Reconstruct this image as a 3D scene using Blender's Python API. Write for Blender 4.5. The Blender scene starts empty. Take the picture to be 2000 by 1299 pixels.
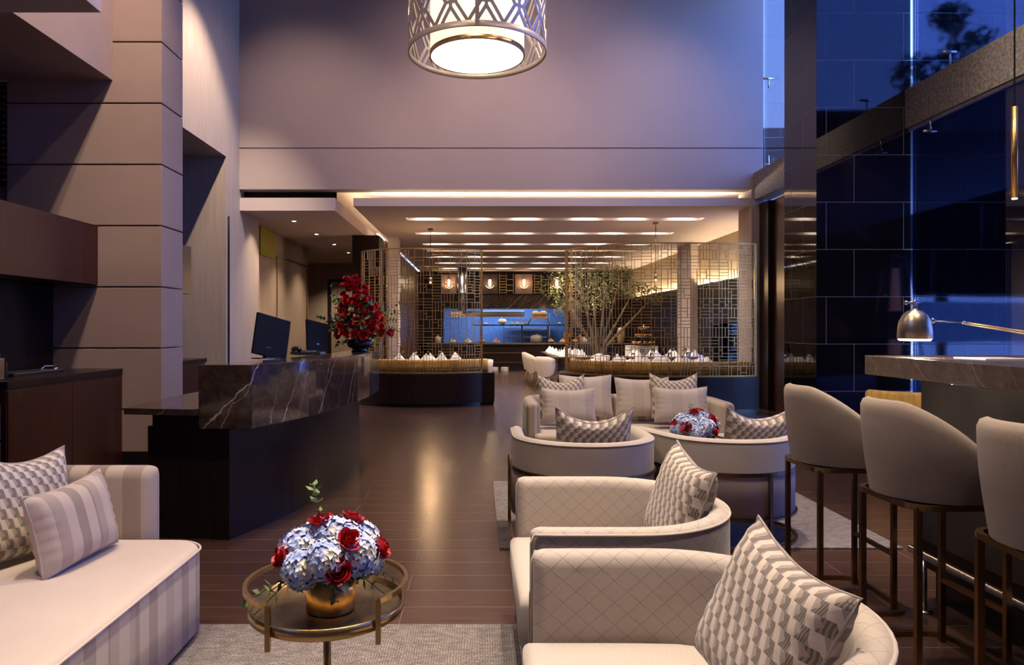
import bpy, math, random
from mathutils import Vector, Matrix
R = random.Random(7)
SC = bpy.context.scene
COL = SC.collection
PI = math.pi
rad = math.radians

# ------------------------------------------------------------------ camera
F = 1380.0
cam_d = bpy.data.cameras.new('camera'); cam = bpy.data.objects.new('camera', cam_d); COL.objects.link(cam)
cam.location = (0, 0, 1.4); cam.rotation_euler = (rad(90), 0, 0)
cam_d.sensor_width = 36.0; cam_d.lens = F / 2000 * 36
cam_d.shift_x = 68 / 2000; cam_d.shift_y = -9.5 / 2000
cam_d.clip_start = 0.05; cam_d.clip_end = 200
SC.camera = cam

# ------------------------------------------------------------------ view + world
SC.view_settings.view_transform = 'Standard'; SC.view_settings.look = 'None'
SC.view_settings.gamma = 1.0; SC.view_settings.use_curve_mapping = False
SC.view_settings.exposure = 0.12
SC.cycles.use_denoising = True
SC.cycles.max_bounces = 7; SC.cycles.diffuse_bounces = 3; SC.cycles.glossy_bounces = 4
SC.cycles.transparent_max_bounces = 10; SC.cycles.transmission_bounces = 4
SC.cycles.sample_clamp_indirect = 4.0; SC.cycles.sample_clamp_direct = 0.0
SC.cycles.caustics_reflective = False; SC.cycles.caustics_refractive = False

W = bpy.data.worlds.new('dusk_sky'); SC.world = W; W.use_nodes = True
wn = W.node_tree; wn.nodes.clear()
w_out = wn.nodes.new('ShaderNodeOutputWorld'); w_bg = wn.nodes.new('ShaderNodeBackground')
w_tc = wn.nodes.new('ShaderNodeTexCoord'); w_sep = wn.nodes.new('ShaderNodeSeparateXYZ')
w_cr = wn.nodes.new('ShaderNodeValToRGB')
wn.links.new(w_tc.outputs['Generated'], w_sep.inputs[0]); wn.links.new(w_sep.outputs['Z'], w_cr.inputs[0])
w_cr.color_ramp.elements[0].position = 0.0; w_cr.color_ramp.elements[0].color = (0.30, 0.46, 1.0, 1)
w_cr.color_ramp.elements[1].position = 0.7; w_cr.color_ramp.elements[1].color = (0.10, 0.27, 1.0, 1)
wn.links.new(w_cr.outputs[0], w_bg.inputs['Color']); w_bg.inputs['Strength'].default_value = 17
wn.links.new(w_bg.outputs[0], w_out.inputs[0])

def light(kind, name, loc, energy, color, rot=(0, 0, 0), size=0.1, size_y=None, spot=60, blend=0.6):
    d = bpy.data.lights.new(name, kind); d.energy = energy; d.color = color
    if kind == 'AREA':
        d.size = size
        if size_y: d.shape = 'RECTANGLE'; d.size_y = size_y
    else:
        d.shadow_soft_size = size
    if kind == 'SPOT':
        d.spot_size = rad(spot); d.spot_blend = blend
    o = bpy.data.objects.new(name, d); o.location = loc; o.rotation_euler = rot; COL.objects.link(o); return o
def aim(o, t):
    o.rotation_euler = (Vector(t) - o.location).to_track_quat('-Z', 'Y').to_euler()
WARM = (1.0, 0.80, 0.62); WHITE = (1.0, 0.88, 0.78); AMBER = (1.0, 0.66, 0.36)
# recessed ceiling spots of the tall lobby (ceiling at 7.6 m)
for (x, y, tx, ty, e, c, sp) in [
    (-1.0, 2.6, -1.7, 2.2, 850, WARM, 34), (-0.1, 2.9, -0.35, 2.3, 900, WHITE, 24), (1.0, 2.4, 0.6, 2.1, 1400, WARM, 34),
    (1.5, 5.0, 1.2, 4.7, 1300, WARM, 36), (1.6, 6.6, 1.5, 7.4, 1000, WARM, 32), (-0.5, 5.2, -1.2, 5.9, 900, WARM, 34),
    (2.2, 2.2, 2.1, 3.0, 500, WARM, 30), (0.2, 8.8, 0.0, 9.6, 450, WARM, 50)]:
    o = light('SPOT', 'ceiling_spot', (x, y, 7.45), e, c, size=0.07, spot=sp, blend=0.8); aim(o, (tx, ty, 0))
o = light('SPOT', 'column_spot', (-2.1, 4.6, 7.4), 520, (1.0, 0.78, 0.64), size=0.05, spot=50, blend=0.6); aim(o, (-3.6, 6.9, 2.4))
o = light('SPOT', 'wall_washer', (-2.7, 9.6, 7.4), 1700, WARM, size=0.05, spot=58, blend=0.7); aim(o, (-4.14, 10.9, 3.4))
o = light('SPOT', 'back_wall_washer', (0.2, 7.6, 7.4), 700, (1.0, 0.70, 0.60), size=0.3, spot=85, blend=1.0); aim(o, (0.6, 12.3, 4.4))
for x, y in [(-2.2, 1.5), (2.6, 1.5), (-0.2, 4.2), (3.2, 5.4)]:
    light('SPOT', 'lobby_fill_spot', (x, y, 7.45), 560, (1.0, 0.76, 0.55), size=0.12, spot=120, blend=1.0)  # added wide fill for the whole room, no fixtures behind it

o = light('SPOT', 'soffit_fill_spot', (-1.9, 5.2, 7.4), 900, (1.0, 0.80, 0.66), size=0.05, spot=60, blend=0.7); aim(o, (-3.58, 5.6, 4.6))  # extra lamp added to brighten the soffit block
for y in (2.5, 6.0):
    o = light('SPOT', 'beam_fill_spot', (3.2, y, 7.4), 520, WARM, size=0.08, spot=55, blend=0.8); aim(o, (5.42, y, 4.0))  # added out of view to brighten the granite beam
for x in (-3.0, 0.2, 3.0):
    o = light('SPOT', 'back_wall_fill_spot', (x, 9.6, 7.4), 190 if x > 1 else 260, (1.0, 0.74, 0.62), size=0.15, spot=80, blend=1.0); aim(o, (x, 12.3, 4.0))  # added fill to lift the wall over the restaurant
# ------------------------------------------------------------------ mesh builder
class MB:
    def __init__(s): s.v = []; s.f = []; s.uv = {}; s.m = []; s.sm = []; s.cm = 0
    def add(s, vs, fs, smooth=False, uvs=None):
        b = len(s.v); s.v += [tuple(p) for p in vs]
        for f in fs: s.f.append(tuple(b + i for i in f)); s.m.append(s.cm); s.sm.append(smooth)
        if uvs:
            for i, u in enumerate(uvs): s.uv[b + i] = u
        return s
    def box(s, a, b):
        x0, y0, z0 = a; x1, y1, z1 = b
        if x0 > x1: x0, x1 = x1, x0
        if y0 > y1: y0, y1 = y1, y0
        if z0 > z1: z0, z1 = z1, z0
        return s.add([(x0,y0,z0),(x1,y0,z0),(x1,y1,z0),(x0,y1,z0),(x0,y0,z1),(x1,y0,z1),(x1,y1,z1),(x0,y1,z1)],
                     [(0,3,2,1),(4,5,6,7),(0,1,5,4),(1,2,6,5),(2,3,7,6),(3,0,4,7)])
    def prism(s, poly, z0, z1):
        n = len(poly); area = sum(poly[i][0]*poly[(i+1)%n][1]-poly[(i+1)%n][0]*poly[i][1] for i in range(n))
        if area < 0: poly = poly[::-1]
        vs = [(x,y,z0) for x,y in poly] + [(x,y,z1) for x,y in poly]
        fs = [tuple(range(n-1,-1,-1)), tuple(range(n,2*n))] + [(i,(i+1)%n,n+(i+1)%n,n+i) for i in range(n)]
        return s.add(vs, fs)
    def rprism(s, poly, z0, z1, r, k=5, smooth=True):
        n = len(poly); area = sum(poly[i][0]*poly[(i+1)%n][1]-poly[(i+1)%n][0]*poly[i][1] for i in range(n))
        if area < 0: poly = poly[::-1]
        nr = []
        for i in range(n):
            p, c, q = Vector(poly[i-1]), Vector(poly[i]), Vector(poly[(i+1)%n])
            a = (c-p).normalized(); b = (q-c).normalized(); t = (a+b); t = t.normalized() if t.length > 1e-6 else a
            nr.append(Vector((t.y, -t.x)) / max(0.5, abs(Vector((a.y,-a.x)).dot(Vector((t.y,-t.x))))))
        rings = [(z0, 0.0), ((z0+z1-r)/2, 0.0)]
        for j in range(k+1):
            a = j/k*PI/2; rings.append((z1 - r + r*math.sin(a), r*(1-math.cos(a))))
        rings.append((z1+0.0003, r+0.008))
        vs = []
        for z, d in rings: vs += [(poly[i][0]-nr[i].x*d, poly[i][1]-nr[i].y*d, z) for i in range(n)]
        fs = [tuple(range(n-1,-1,-1))]
        for j in range(len(rings)-1):
            fs += [(j*n+i, j*n+(i+1)%n, (j+1)*n+(i+1)%n, (j+1)*n+i) for i in range(n)]
        fs.append(tuple(range((len(rings)-1)*n, len(rings)*n)))
        return s.add(vs, fs, smooth)
    def tube(s, pts, r, n=8, closed=False, flat=None, caps=True):
        """round bar along pts; flat=(w,h): rectangular bar"""
        P = [Vector(p) for p in pts]; m = len(P); vs = []
        up0 = Vector((0,0,1)); k = 4 if flat else n
        for i in range(m):
            if closed: t = (P[(i+1)%m]-P[i-1])
            else: t = P[min(i+1,m-1)]-P[max(i-1,0)]
            t = t.normalized(); up = up0 if abs(t.z) < 0.95 else Vector((0,1,0))
            a = t.cross(up).normalized(); b = a.cross(t).normalized()
            rr = r[i] if isinstance(r, (list, tuple)) else r
            for j in range(k):
                if flat:
                    sx, sy = [(-1,-1),(1,-1),(1,1),(-1,1)][j]; vs.append(P[i]+a*sx*flat[0]/2+b*sy*flat[1]/2)
                else:
                    th = 2*PI*j/k; vs.append(P[i]+a*math.cos(th)*rr+b*math.sin(th)*rr)
        fs = []
        for i in range(m if closed else m-1):
            i2 = (i+1)%m
            fs += [(i*k+j, i*k+(j+1)%k, i2*k+(j+1)%k, i2*k+j) for j in range(k)]
        if not closed and caps: fs += [tuple(range(k-1,-1,-1)), tuple((m-1)*k+j for j in range(k))]
        return s.add(vs, fs, not flat)
    def lathe(s, prof, n=24, c=(0,0,0), smooth=True, cap=True):
        vs = []; m = len(prof)
        for r, z in prof:
            vs += [(c[0]+r*math.cos(2*PI*j/n), c[1]+r*math.sin(2*PI*j/n), c[2]+z) for j in range(n)]
        fs = []
        for i in range(m-1): fs += [(i*n+j, i*n+(j+1)%n, (i+1)*n+(j+1)%n, (i+1)*n+j) for j in range(n)]
        if cap:
            if prof[0][0] > 1e-4: fs.append(tuple(range(n-1,-1,-1)))
            if prof[-1][0] > 1e-4: fs.append(tuple((m-1)*n+j for j in range(n)))
        return s.add(vs, fs, smooth)
    def sphere(s, c, r, n=10, m=6, sz=1.0):
        vs = []; fs = []
        for i in range(m+1):
            a = PI*i/m
            vs += [(c[0]+r*math.sin(a)*math.cos(2*PI*j/n), c[1]+r*math.sin(a)*math.sin(2*PI*j/n), c[2]-r*sz*math.cos(a)) for j in range(n)]
        for i in range(m): fs += [(i*n+j, i*n+(j+1)%n, (i+1)*n+(j+1)%n, (i+1)*n+j) for j in range(n)]
        return s.add(vs, fs, True)
    def grid(s, nu, nv, fn, uv=None, smooth=True, flip=False):
        vs = []; us = []
        for j in range(nv+1):
            for i in range(nu+1):
                vs.append(fn(i/nu, j/nv)); us.append(uv(i/nu, j/nv) if uv else (i/nu, j/nv))
        fs = []
        for j in range(nv):
            for i in range(nu):
                q = (j*(nu+1)+i, j*(nu+1)+i+1, (j+1)*(nu+1)+i+1, (j+1)*(nu+1)+i)
                fs.append(q[::-1] if flip else q)
        return s.add(vs, fs, smooth, us)
    def sweep(s, path, sec, endr=0.03, zf=None):
        """closed section [(n,z)] swept along a plan path; n>0 is to the right of the direction"""
        P = [Vector(p) for p in path]
        cum = [0.0]
        for i in range(1, len(P)): cum.append(cum[-1]+(P[i]-P[i-1]).length)
        L = cum[-1]
        def at(d):
            d = min(max(d, 0), L)
            for i in range(1, len(P)):
                if d <= cum[i]+1e-9:
                    t = (d-cum[i-1])/max(1e-9, cum[i]-cum[i-1]); return P[i-1].lerp(P[i], t)
            return P[-1]
        ds = [endr*(1-math.cos(a)) for a in [0, .35, .7, 1.05, 1.35, PI/2]] if endr else [0]
        mid = [d for d in cum if endr*1.3 < d < L-endr*1.3]
        D = ds + mid + [L-d for d in ds[::-1]]
        k = len(sec); vs = []; us = []
        sl = [0.0]
        for j in range(1, k): sl.append(sl[-1]+math.hypot(sec[j][0]-sec[j-1][0], sec[j][1]-sec[j-1][1]))
        for d in D:
            p = at(d); t = (at(d+0.01)-at(d-0.01)).normalized(); nn = Vector((t.y, -t.x))
            e = min(d, L-d); f = 1.0
            if endr and e < endr: f = math.sqrt(max(0.0, 1-((endr-e)/endr)**2))
            for j, (a, z) in enumerate(sec):
                zz = z
                if zf: zz = zf(d/L, z)
                zmax = max(q[1] for q in sec)
                if z > zmax*0.8: zz -= (1-f)*0.02
                vs.append((p.x+nn.x*a*max(f, .02), p.y+nn.y*a*max(f, .02), zz)); us.append((d, sl[j]))
        fs = []
        for i in range(len(D)-1):
            fs += [(i*k+j, (i+1)*k+j, (i+1)*k+(j+1)%k, i*k+(j+1)%k) for j in range(k)]
        return s.add(vs, fs, True, us)
    def build(s, name, mats, parent=None, bevel=0, sub=0):
        me = bpy.data.meshes.new(name); me.from_pydata(s.v, [], s.f)
        mats = mats if isinstance(mats, (list, tuple)) else [mats]
        for m in mats: me.materials.append(m)
        for p, mi, sm in zip(me.polygons, s.m, s.sm): p.material_index = mi; p.use_smooth = sm
        if s.uv:
            l = me.uv_layers.new(name='UVMap')
            for lp in me.loops: l.data[lp.index].uv = s.uv.get(lp.vertex_index, (0, 0))
        me.update()
        o = bpy.data.objects.new(name, me); COL.objects.link(o)
        if parent: o.parent = parent
        if bevel:
            b = o.modifiers.new('bevel', 'BEVEL'); b.width = bevel; b.segments = 2; b.limit_method = 'ANGLE'
        if sub:
            b = o.modifiers.new('sub', 'SUBSURF'); b.levels = sub; b.render_levels = sub
        return o
def tag(o, label=None, cat=None, group=None, kind=None):
    if label: o['label'] = label
    if cat: o['category'] = cat
    if group: o['group'] = group
    if kind: o['kind'] = kind
    return o
def thing(name, label, cat, loc=(0,0,0), rz=0, group=None):
    o = bpy.data.objects.new(name, None); COL.objects.link(o); o.location = loc; o.rotation_euler = (0, 0, rz)
    o.empty_display_size = 0.1
    return tag(o, label, cat, group)
def struct(name, mb, mat, bevel=0):
    return tag(mb.build(name, mat, None, bevel), kind='structure')
def dup(o, loc=None, rz=None, label=None, parent=None):
    c = o.copy(); COL.objects.link(c); c.parent = parent
    if loc is not None: c.location = loc
    if rz is not None: c.rotation_euler = (0, 0, rz)
    if label: c['label'] = label
    for ch in list(o.children): dup(ch, parent=c)
    return c
def arc(cx, cy, r, a0, a1, n, ry=None):
    ry = ry or r
    return [(cx+r*math.cos(rad(a0+(a1-a0)*i/n)), cy+ry*math.sin(rad(a0+(a1-a0)*i/n))) for i in range(n+1)]
def smooth_path(pts, n=8):
    P = [Vector(p) for p in pts]; out = []
    for i in range(len(P)-1):
        p0 = P[max(i-1,0)]; p1 = P[i]; p2 = P[i+1]; p3 = P[min(i+2,len(P)-1)]
        for k in range(n):
            t = k/n
            out.append(tuple(0.5*((2*p1)+(p2-p0)*t+(2*p0-5*p1+4*p2-p3)*t*t+(3*p1-p0-3*p2+p3)*t**3)))
    out.append(tuple(P[-1])); return out

# ------------------------------------------------------------------ materials
class NT:
    def __init__(s, name):
        s.m = bpy.data.materials.new(name); s.m.use_nodes = True; s.t = s.m.node_tree; s.n = s.t.nodes
        s.b = s.n['Principled BSDF']; s.out = s.n['Material Output']
    def node(s, typ, **kw):
        n = s.n.new(typ)
        for k, v in kw.items():
            if k.startswith('_'): setattr(n, k[1:], v)
        return n
    def l(s, a, b): s.t.links.new(a, b)
    def coord(s, which='Object'): return s.node('ShaderNodeTexCoord').outputs[which]
    def mapping(s, src, scale=(1,1,1), rot=(0,0,0), loc=(0,0,0)):
        n = s.node('ShaderNodeMapping'); s.l(src, n.inputs[0])
        n.inputs['Scale'].default_value = scale; n.inputs['Rotation'].default_value = rot; n.inputs['Location'].default_value = loc
        return n.outputs[0]
    def noise(s, src, scale=5, detail=4, rough=0.6, dist=0):
        n = s.node('ShaderNodeTexNoise'); s.l(src, n.inputs['Vector'])
        n.inputs['Scale'].default_value = scale; n.inputs['Detail'].default_value = detail
        n.inputs['Roughness'].default_value = rough; n.inputs['Distortion'].default_value = dist
        return n.outputs[0]
    def math(s, op, a, b=None, c=None):
        n = s.node('ShaderNodeMath'); n.operation = op
        for i, v in enumerate((a, b, c)):
            if v is None: continue
            if isinstance(v, (int, float)): n.inputs[i].default_value = v
            else: s.l(v, n.inputs[i])
        return n.outputs[0]
    def ramp(s, src, stops, interp='LINEAR'):
        n = s.node('ShaderNodeValToRGB'); s.l(src, n.inputs[0]); cr = n.color_ramp; cr.interpolation = interp
        while len(cr.elements) < len(stops): cr.elements.new(0.5)
        for e, (p, c) in zip(cr.elements, stops): e.position = p; e.color = tuple(c) + (1,) if len(c) == 3 else c
        return n.outputs[0]
    def mix(s, fac, a, b):
        n = s.node('ShaderNodeMix'); n.data_type = 'RGBA'
        for i, v in ((0, fac), (6, a), (7, b)):
            if isinstance(v, (int, float)): n.inputs[i].default_value = v
            elif isinstance(v, tuple): n.inputs[i].default_value = v + (1,) if len(v) == 3 else v
            else: s.l(v, n.inputs[i])
        return n.outputs[2]
    def bump(s, h, strength=0.3, dist=0.01):
        n = s.node('ShaderNodeBump'); s.l(h, n.inputs['Height']); n.inputs['Strength'].default_value = strength
        n.inputs['Distance'].default_value = dist; s.l(n.outputs[0], s.b.inputs['Normal'])
    def set(s, color=None, rough=None, metal=None, ior=None, spec=None, sheen=None, emit=None, es=0):
        i = s.b.inputs
        if color is not None:
            if isinstance(color, tuple): i['Base Color'].default_value = color + (1,)
            else: s.l(color, i['Base Color'])
        if rough is not None:
            if isinstance(rough, (int, float)): i['Roughness'].default_value = rough
            else: s.l(rough, i['Roughness'])
        if metal is not None: i['Metallic'].default_value = metal
        if ior is not None: i['IOR'].default_value = ior
        if spec is not None: i['Specular IOR Level'].default_value = spec
        if sheen is not None: i['Sheen Weight'].default_value = sheen
        if emit is not None: i['Emission Color'].default_value = emit + (1,); i['Emission Strength'].default_value = es
        return s.m
def plain(name, c, rough=0.6, metal=0, var=0.12, scale=8, bump=0.0, **k):
    n = NT(name); src = n.noise(n.coord(), scale, 3)
    d = tuple(x*(1-var) for x in c); e = tuple(min(1, x*(1+var)) for x in c)
    col = n.ramp(src, [(0.3, d), (0.7, e)])
    if bump: n.bump(n.noise(n.coord(), scale*12, 2), bump, 0.002)
    return n.set(col, rough, metal, **k)
def emitter(name, c, e):
    n = NT(name); n.set((0.8, 0.8, 0.8), 0.5, emit=c, es=e); return n.m
def glassy(name, tint=(1,1,1), refl=1.0, ior=1.45):
    n = NT(name); tr = n.node('ShaderNodeBsdfTransparent'); tr.inputs[0].default_value = tint + (1,)
    gl = n.node('ShaderNodeBsdfGlossy'); gl.inputs['Roughness'].default_value = 0.01
    fr = n.node('ShaderNodeFresnel'); fr.inputs['IOR'].default_value = ior
    mx = n.node('ShaderNodeMixShader'); n.l(n.math('MULTIPLY', fr.outputs[0], refl), mx.inputs[0])
    n.l(tr.outputs[0], mx.inputs[1]); n.l(gl.outputs[0], mx.inputs[2]); n.l(mx.outputs[0], n.out.inputs[0])
    return n.m
def wood(name, c1, c2, rough=0.35, axis=2, scale=1.0):
    n = NT(name); sc = [14*scale]*3; sc[axis] = 1.1*scale
    g = n.noise(n.mapping(n.coord(), tuple(sc)), 3.5, 6, 0.65, 0.6)
    n.set(n.ramp(g, [(0.3, c1), (0.7, c2)]), rough); n.bump(g, 0.06, 0.002); return n.m
def wood0(*a):
    m = wood(*a); m.node_tree.nodes['Principled BSDF'].inputs['Specular IOR Level'].default_value = 0.22; return m
def stripes(name, c1, c2, axis=1, period=0.16, duty=0.5, src='Object', rough=0.9):
    n = NT(name); sp = n.node('ShaderNodeSeparateXYZ'); n.l(n.coord(src), sp.inputs[0])
    a = n.math('FRACT', n.math('MULTIPLY', sp.outputs[axis], 1/period))
    a2 = n.math('FRACT', n.math('MULTIPLY', sp.outputs[axis], 1/(period*2.6)))
    f = n.math('GREATER_THAN', a, duty)
    k = n.math('MULTIPLY', f, n.math('MULTIPLY_ADD', n.math('GREATER_THAN', a2, 0.45), 0.4, 0.6))
    w = n.noise(n.mapping(n.coord(), (260, 260, 90)), 1.2, 2)
    col = n.mix(k, c1, c2); col = n.mix(n.math('MULTIPLY', w, 0.14), col, (0.12, 0.10, 0.09))
    n.set(col, rough, sheen=0.25); n.bump(w, 0.25, 0.002); return n.m

PL = (0.30, 0.207, 0.168)
M = {}
M['plaster'] = plain('taupe plaster', PL, 0.75, var=0.06, scale=1.5)
M['plaster2'] = plain('mauve plaster', (0.33, 0.265, 0.25), 0.8, var=0.04, scale=0.8)
def brushed():
    n = NT('brushed wall finish'); g = n.noise(n.mapping(n.coord(), (9, 9, 0.5)), 3, 5, 0.6, 0.3)
    n.set(n.ramp(g, [(0.3, (0.27, 0.21, 0.175)), (0.7, (0.34, 0.27, 0.225))]), 0.55); return n.m
M['brushed'] = brushed()
M['beige_panel'] = wood('beige veneer', (0.34, 0.25, 0.17), (0.42, 0.32, 0.23), 0.5, 2, 0.5)
M['ceil'] = plain('ceiling paint', (0.46, 0.385, 0.36), 0.85, var=0.03, scale=1)
M['wood_red'] = wood('red brown wood', (0.015, 0.0032, 0.0018), (0.052, 0.0095, 0.0045), 0.35)
M['wood_dark'] = wood0('espresso wood', (0.008, 0.005, 0.005), (0.024, 0.013, 0.011), 0.3)
M['wood_mid'] = wood('brown wood', (0.05, 0.022, 0.012), (0.11, 0.05, 0.026), 0.35)
M['black'] = plain('black gloss', (0.008, 0.008, 0.010), 0.25, var=0.2)
M['screenblack'] = plain('dark monitor plastic', (0.008, 0.009, 0.013), 0.55, var=0.1, spec=0.06)
M['brass'] = plain('aged brass', (0.42, 0.29, 0.13), 0.28, 1.0, var=0.15, scale=20)
M['bronze'] = plain('dark bronze', (0.30, 0.20, 0.10), 0.3, 1.0, var=0.15, scale=20)
M['gold'] = plain('satin gold', (0.85, 0.50, 0.15), 0.3, 1.0, var=0.08, scale=6)
M['gold_screen'] = plain('gold lattice metal', (0.46, 0.29, 0.10), 0.4, 0.65, var=0.2, scale=5)
M['chrome'] = plain('brushed steel', (0.55, 0.53, 0.52), 0.22, 1.0, var=0.08, scale=30)
M['white_cloth'] = plain('white napkin linen', (0.82, 0.80, 0.78), 0.85, var=0.05, scale=30)
M['china'] = plain('white china', (0.75, 0.73, 0.70), 0.25, var=0.03)
M['cream_leather'] = plain('cream leather', (0.62, 0.54, 0.46), 0.5, var=0.05, scale=10)
def velvet():
    n = NT('ochre fabric'); g = n.noise(n.mapping(n.coord(), (9, 9, 1.2)), 2, 3)
    n.set(n.ramp(g, [(0.3, (0.50, 0.28, 0.05)), (0.7, (0.85, 0.54, 0.14))]), 0.7, sheen=0.3); return n.m
M['ochre'] = velvet()
def floor_mat():
    n = NT('dark wood planks'); co = n.coord()
    br = n.node('ShaderNodeTexBrick'); n.l(n.mapping(co, (1, 1, 1), loc=(0.37, 0.062, 0)), br.inputs['Vector'])
    br.offset = 0.37; br.inputs['Scale'].default_value = 1; br.inputs['Brick Width'].default_value = 1.5; br.inputs['Row Height'].default_value = 0.2253
    br.inputs['Mortar Size'].default_value = 0.0022; br.inputs['Mortar Smooth'].default_value = 0.3; br.inputs['Bias'].default_value = 0
    br.inputs['Color1'].default_value = (0.0, 0, 0, 1); br.inputs['Color2'].default_value = (1, 1, 1, 1); br.inputs['Mortar'].default_value = (0.5, .5, .5, 1)
    g = n.noise(n.mapping(co, (1.2, 26, 1)), 2.6, 7, 0.7, 0.4)
    c = n.ramp(g, [(0.28, (0.032, 0.0165, 0.012)), (0.55, (0.072, 0.038, 0.029)), (0.8, (0.118, 0.066, 0.052))])
    c = n.mix(n.math('MULTIPLY', br.outputs['Color'], 0.35), c, (0.035, 0.02, 0.015))
    c = n.mix(br.outputs['Fac'], c, (0.17, 0.12, 0.105))
    n.set(c, n.math('MULTIPLY_ADD', g, 0.16, 0.15), ior=1.5)
    n.bump(g, 0.05, 0.002); return n.m
M['floor'] = floor_mat()
def tile_mat(name, axis='X', ior=2.5):
    n = NT(name); co = n.coord(); sp = n.node('ShaderNodeSeparateXYZ'); n.l(co, sp.inputs[0])
    cb = n.node('ShaderNodeCombineXYZ')
    n.l(sp.outputs['X' if axis == 'X' else 'Y'], cb.inputs[0]); n.l(sp.outputs['Z'], cb.inputs[1])
    br = n.node('ShaderNodeTexBrick'); n.l(n.mapping(cb.outputs[0], (1,1,1), loc=(0.12, 0.008, 0)), br.inputs['Vector'])
    br.offset = 0.36; br.inputs['Scale'].default_value = 1; br.inputs['Brick Width'].default_value = 0.98; br.inputs['Row Height'].default_value = 0.6
    br.inputs['Mortar Size'].default_value = 0.004; br.inputs['Mortar Smooth'].default_value = 0.2
    g = n.noise(co, 1.7, 6, 0.6, 0.8)
    c = n.ramp(g, [(0.35, (0.004, 0.004, 0.006)), (0.62, (0.010, 0.009, 0.012)), (0.8, (0.03, 0.027, 0.028))])
    c = n.mix(br.outputs['Fac'], c, (0.16, 0.14, 0.15))
    n.set(c, n.math('MULTIPLY_ADD', br.outputs['Fac'], 0.5, 0.035), ior=ior)
    n.bump(n.noise(co, 1.1, 1), 0.02, 0.05); return n.m
M['tileX'] = tile_mat('black stone tiles', 'X'); M['tileO'] = tile_mat('polished outdoor stone tiles', 'X', 6.0); M['tileS'] = tile_mat('polished stone tiles beside the slot window', 'X', 1.75); M['tileY'] = tile_mat('black stone tiles return', 'Y', 1.62)
def concrete():
    n = NT('grey granite cladding'); co = n.coord(); g = n.noise(co, 26, 6, 0.85)
    n.set(n.ramp(g, [(0.35, (0.08, 0.072, 0.068)), (0.5, (0.22, 0.20, 0.19)), (0.68, (0.46, 0.42, 0.40))]), 0.7); n.bump(g, 0.3, 0.004); return n.m
M['granite'] = concrete()
def marble(name, base, mid, vein, rough=0.08, vs=1.0):
    n = NT(name); co = n.coord(); g = n.noise(co, 16, 8, 0.7, 0.5)
    c = n.ramp(g, [(0.32, base), (0.6, mid), (0.78, tuple(min(1, x*2.2) for x in mid))])
    sp = n.node('ShaderNodeSeparateXYZ'); n.l(co, sp.inputs[0])
    def veins(ax, ay, az, per, shift, wob, width, nscale):
        w = n.math('ADD', n.math('MULTIPLY', sp.outputs[0], ax), n.math('ADD', n.math('MULTIPLY', sp.outputs[1], ay), n.math('MULTIPLY', sp.outputs[2], az)))
        w = n.math('ADD', n.math('MULTIPLY', w, 1/per), n.math('MULTIPLY_ADD', n.noise(co, nscale, 5, 0.6), wob, shift))
        d = n.math('ABSOLUTE', n.math('SUBTRACT', n.math('FRACT', w), 0.5))
        k = n.ramp(d, [(0.0, (1,1,1)), (width*0.5, (0.6,)*3), (width, (0,0,0))])
        return n.math('MULTIPLY', k, n.ramp(n.noise(co, 1.7, 2), [(0.38, (0.05,)*3), (0.55, (1,1,1))]))
    c = n.mix(veins(0.7, 1.0, -0.85, 0.62/vs, 0.1, 0.35, 0.010, 3.0), c, vein)
    c = n.mix(n.math('MULTIPLY', veins(0.9, 1.0, -0.5, 0.41/vs, 0.55, 0.5, 0.010, 4.0), 0.6), c, vein)
    c = n.mix(n.math('MULTIPLY', veins(-0.6, 0.8, 0.9, 0.9/vs, 0.3, 0.9, 0.008, 5.0), 0.3), c, vein)
    n.set(c, rough, ior=1.55); return n.m
M['marble'] = marble('dark brown marble', (0.016, 0.009, 0.006), (0.060, 0.036, 0.025), (0.55, 0.45, 0.42))
M['stone_bar'] = marble('grey brown stone', (0.085, 0.064, 0.052), (0.14, 0.11, 0.09), (0.34, 0.28, 0.24), 0.12, 1.6)
def rug_mat():
    n = NT('woven grey rug'); co = n.coord()
    a = n.noise(n.mapping(co, (190, 70, 1)), 1, 4, 0.9); b = n.noise(n.mapping(co, (14, 30, 1)), 1, 5, 0.8)
    w = n.node('ShaderNodeTexWave'); n.l(n.mapping(co, (1, 1, 1)), w.inputs[0]); w.bands_direction = 'X'; w.inputs['Scale'].default_value = 28; w.inputs['Distortion'].default_value = 3; w.inputs['Detail'].default_value = 2
    h = n.math('ADD', n.math('MULTIPLY', a, 0.9), n.math('MULTIPLY', w.outputs[1], 0.1))
    c = n.ramp(h, [(0.36, (0.07, 0.06, 0.056)), (0.5, (0.26, 0.225, 0.21)), (0.64, (0.52, 0.46, 0.43))])
    c = n.mix(n.ramp(b, [(0.4, (0, 0, 0)), (0.62, (0.75,)*3)]), c, (0.10, 0.083, 0.078))
    n.set(c, 0.95); n.bump(h, 0.8, 0.008); return n.m
M['rug'] = rug_mat()
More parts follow.
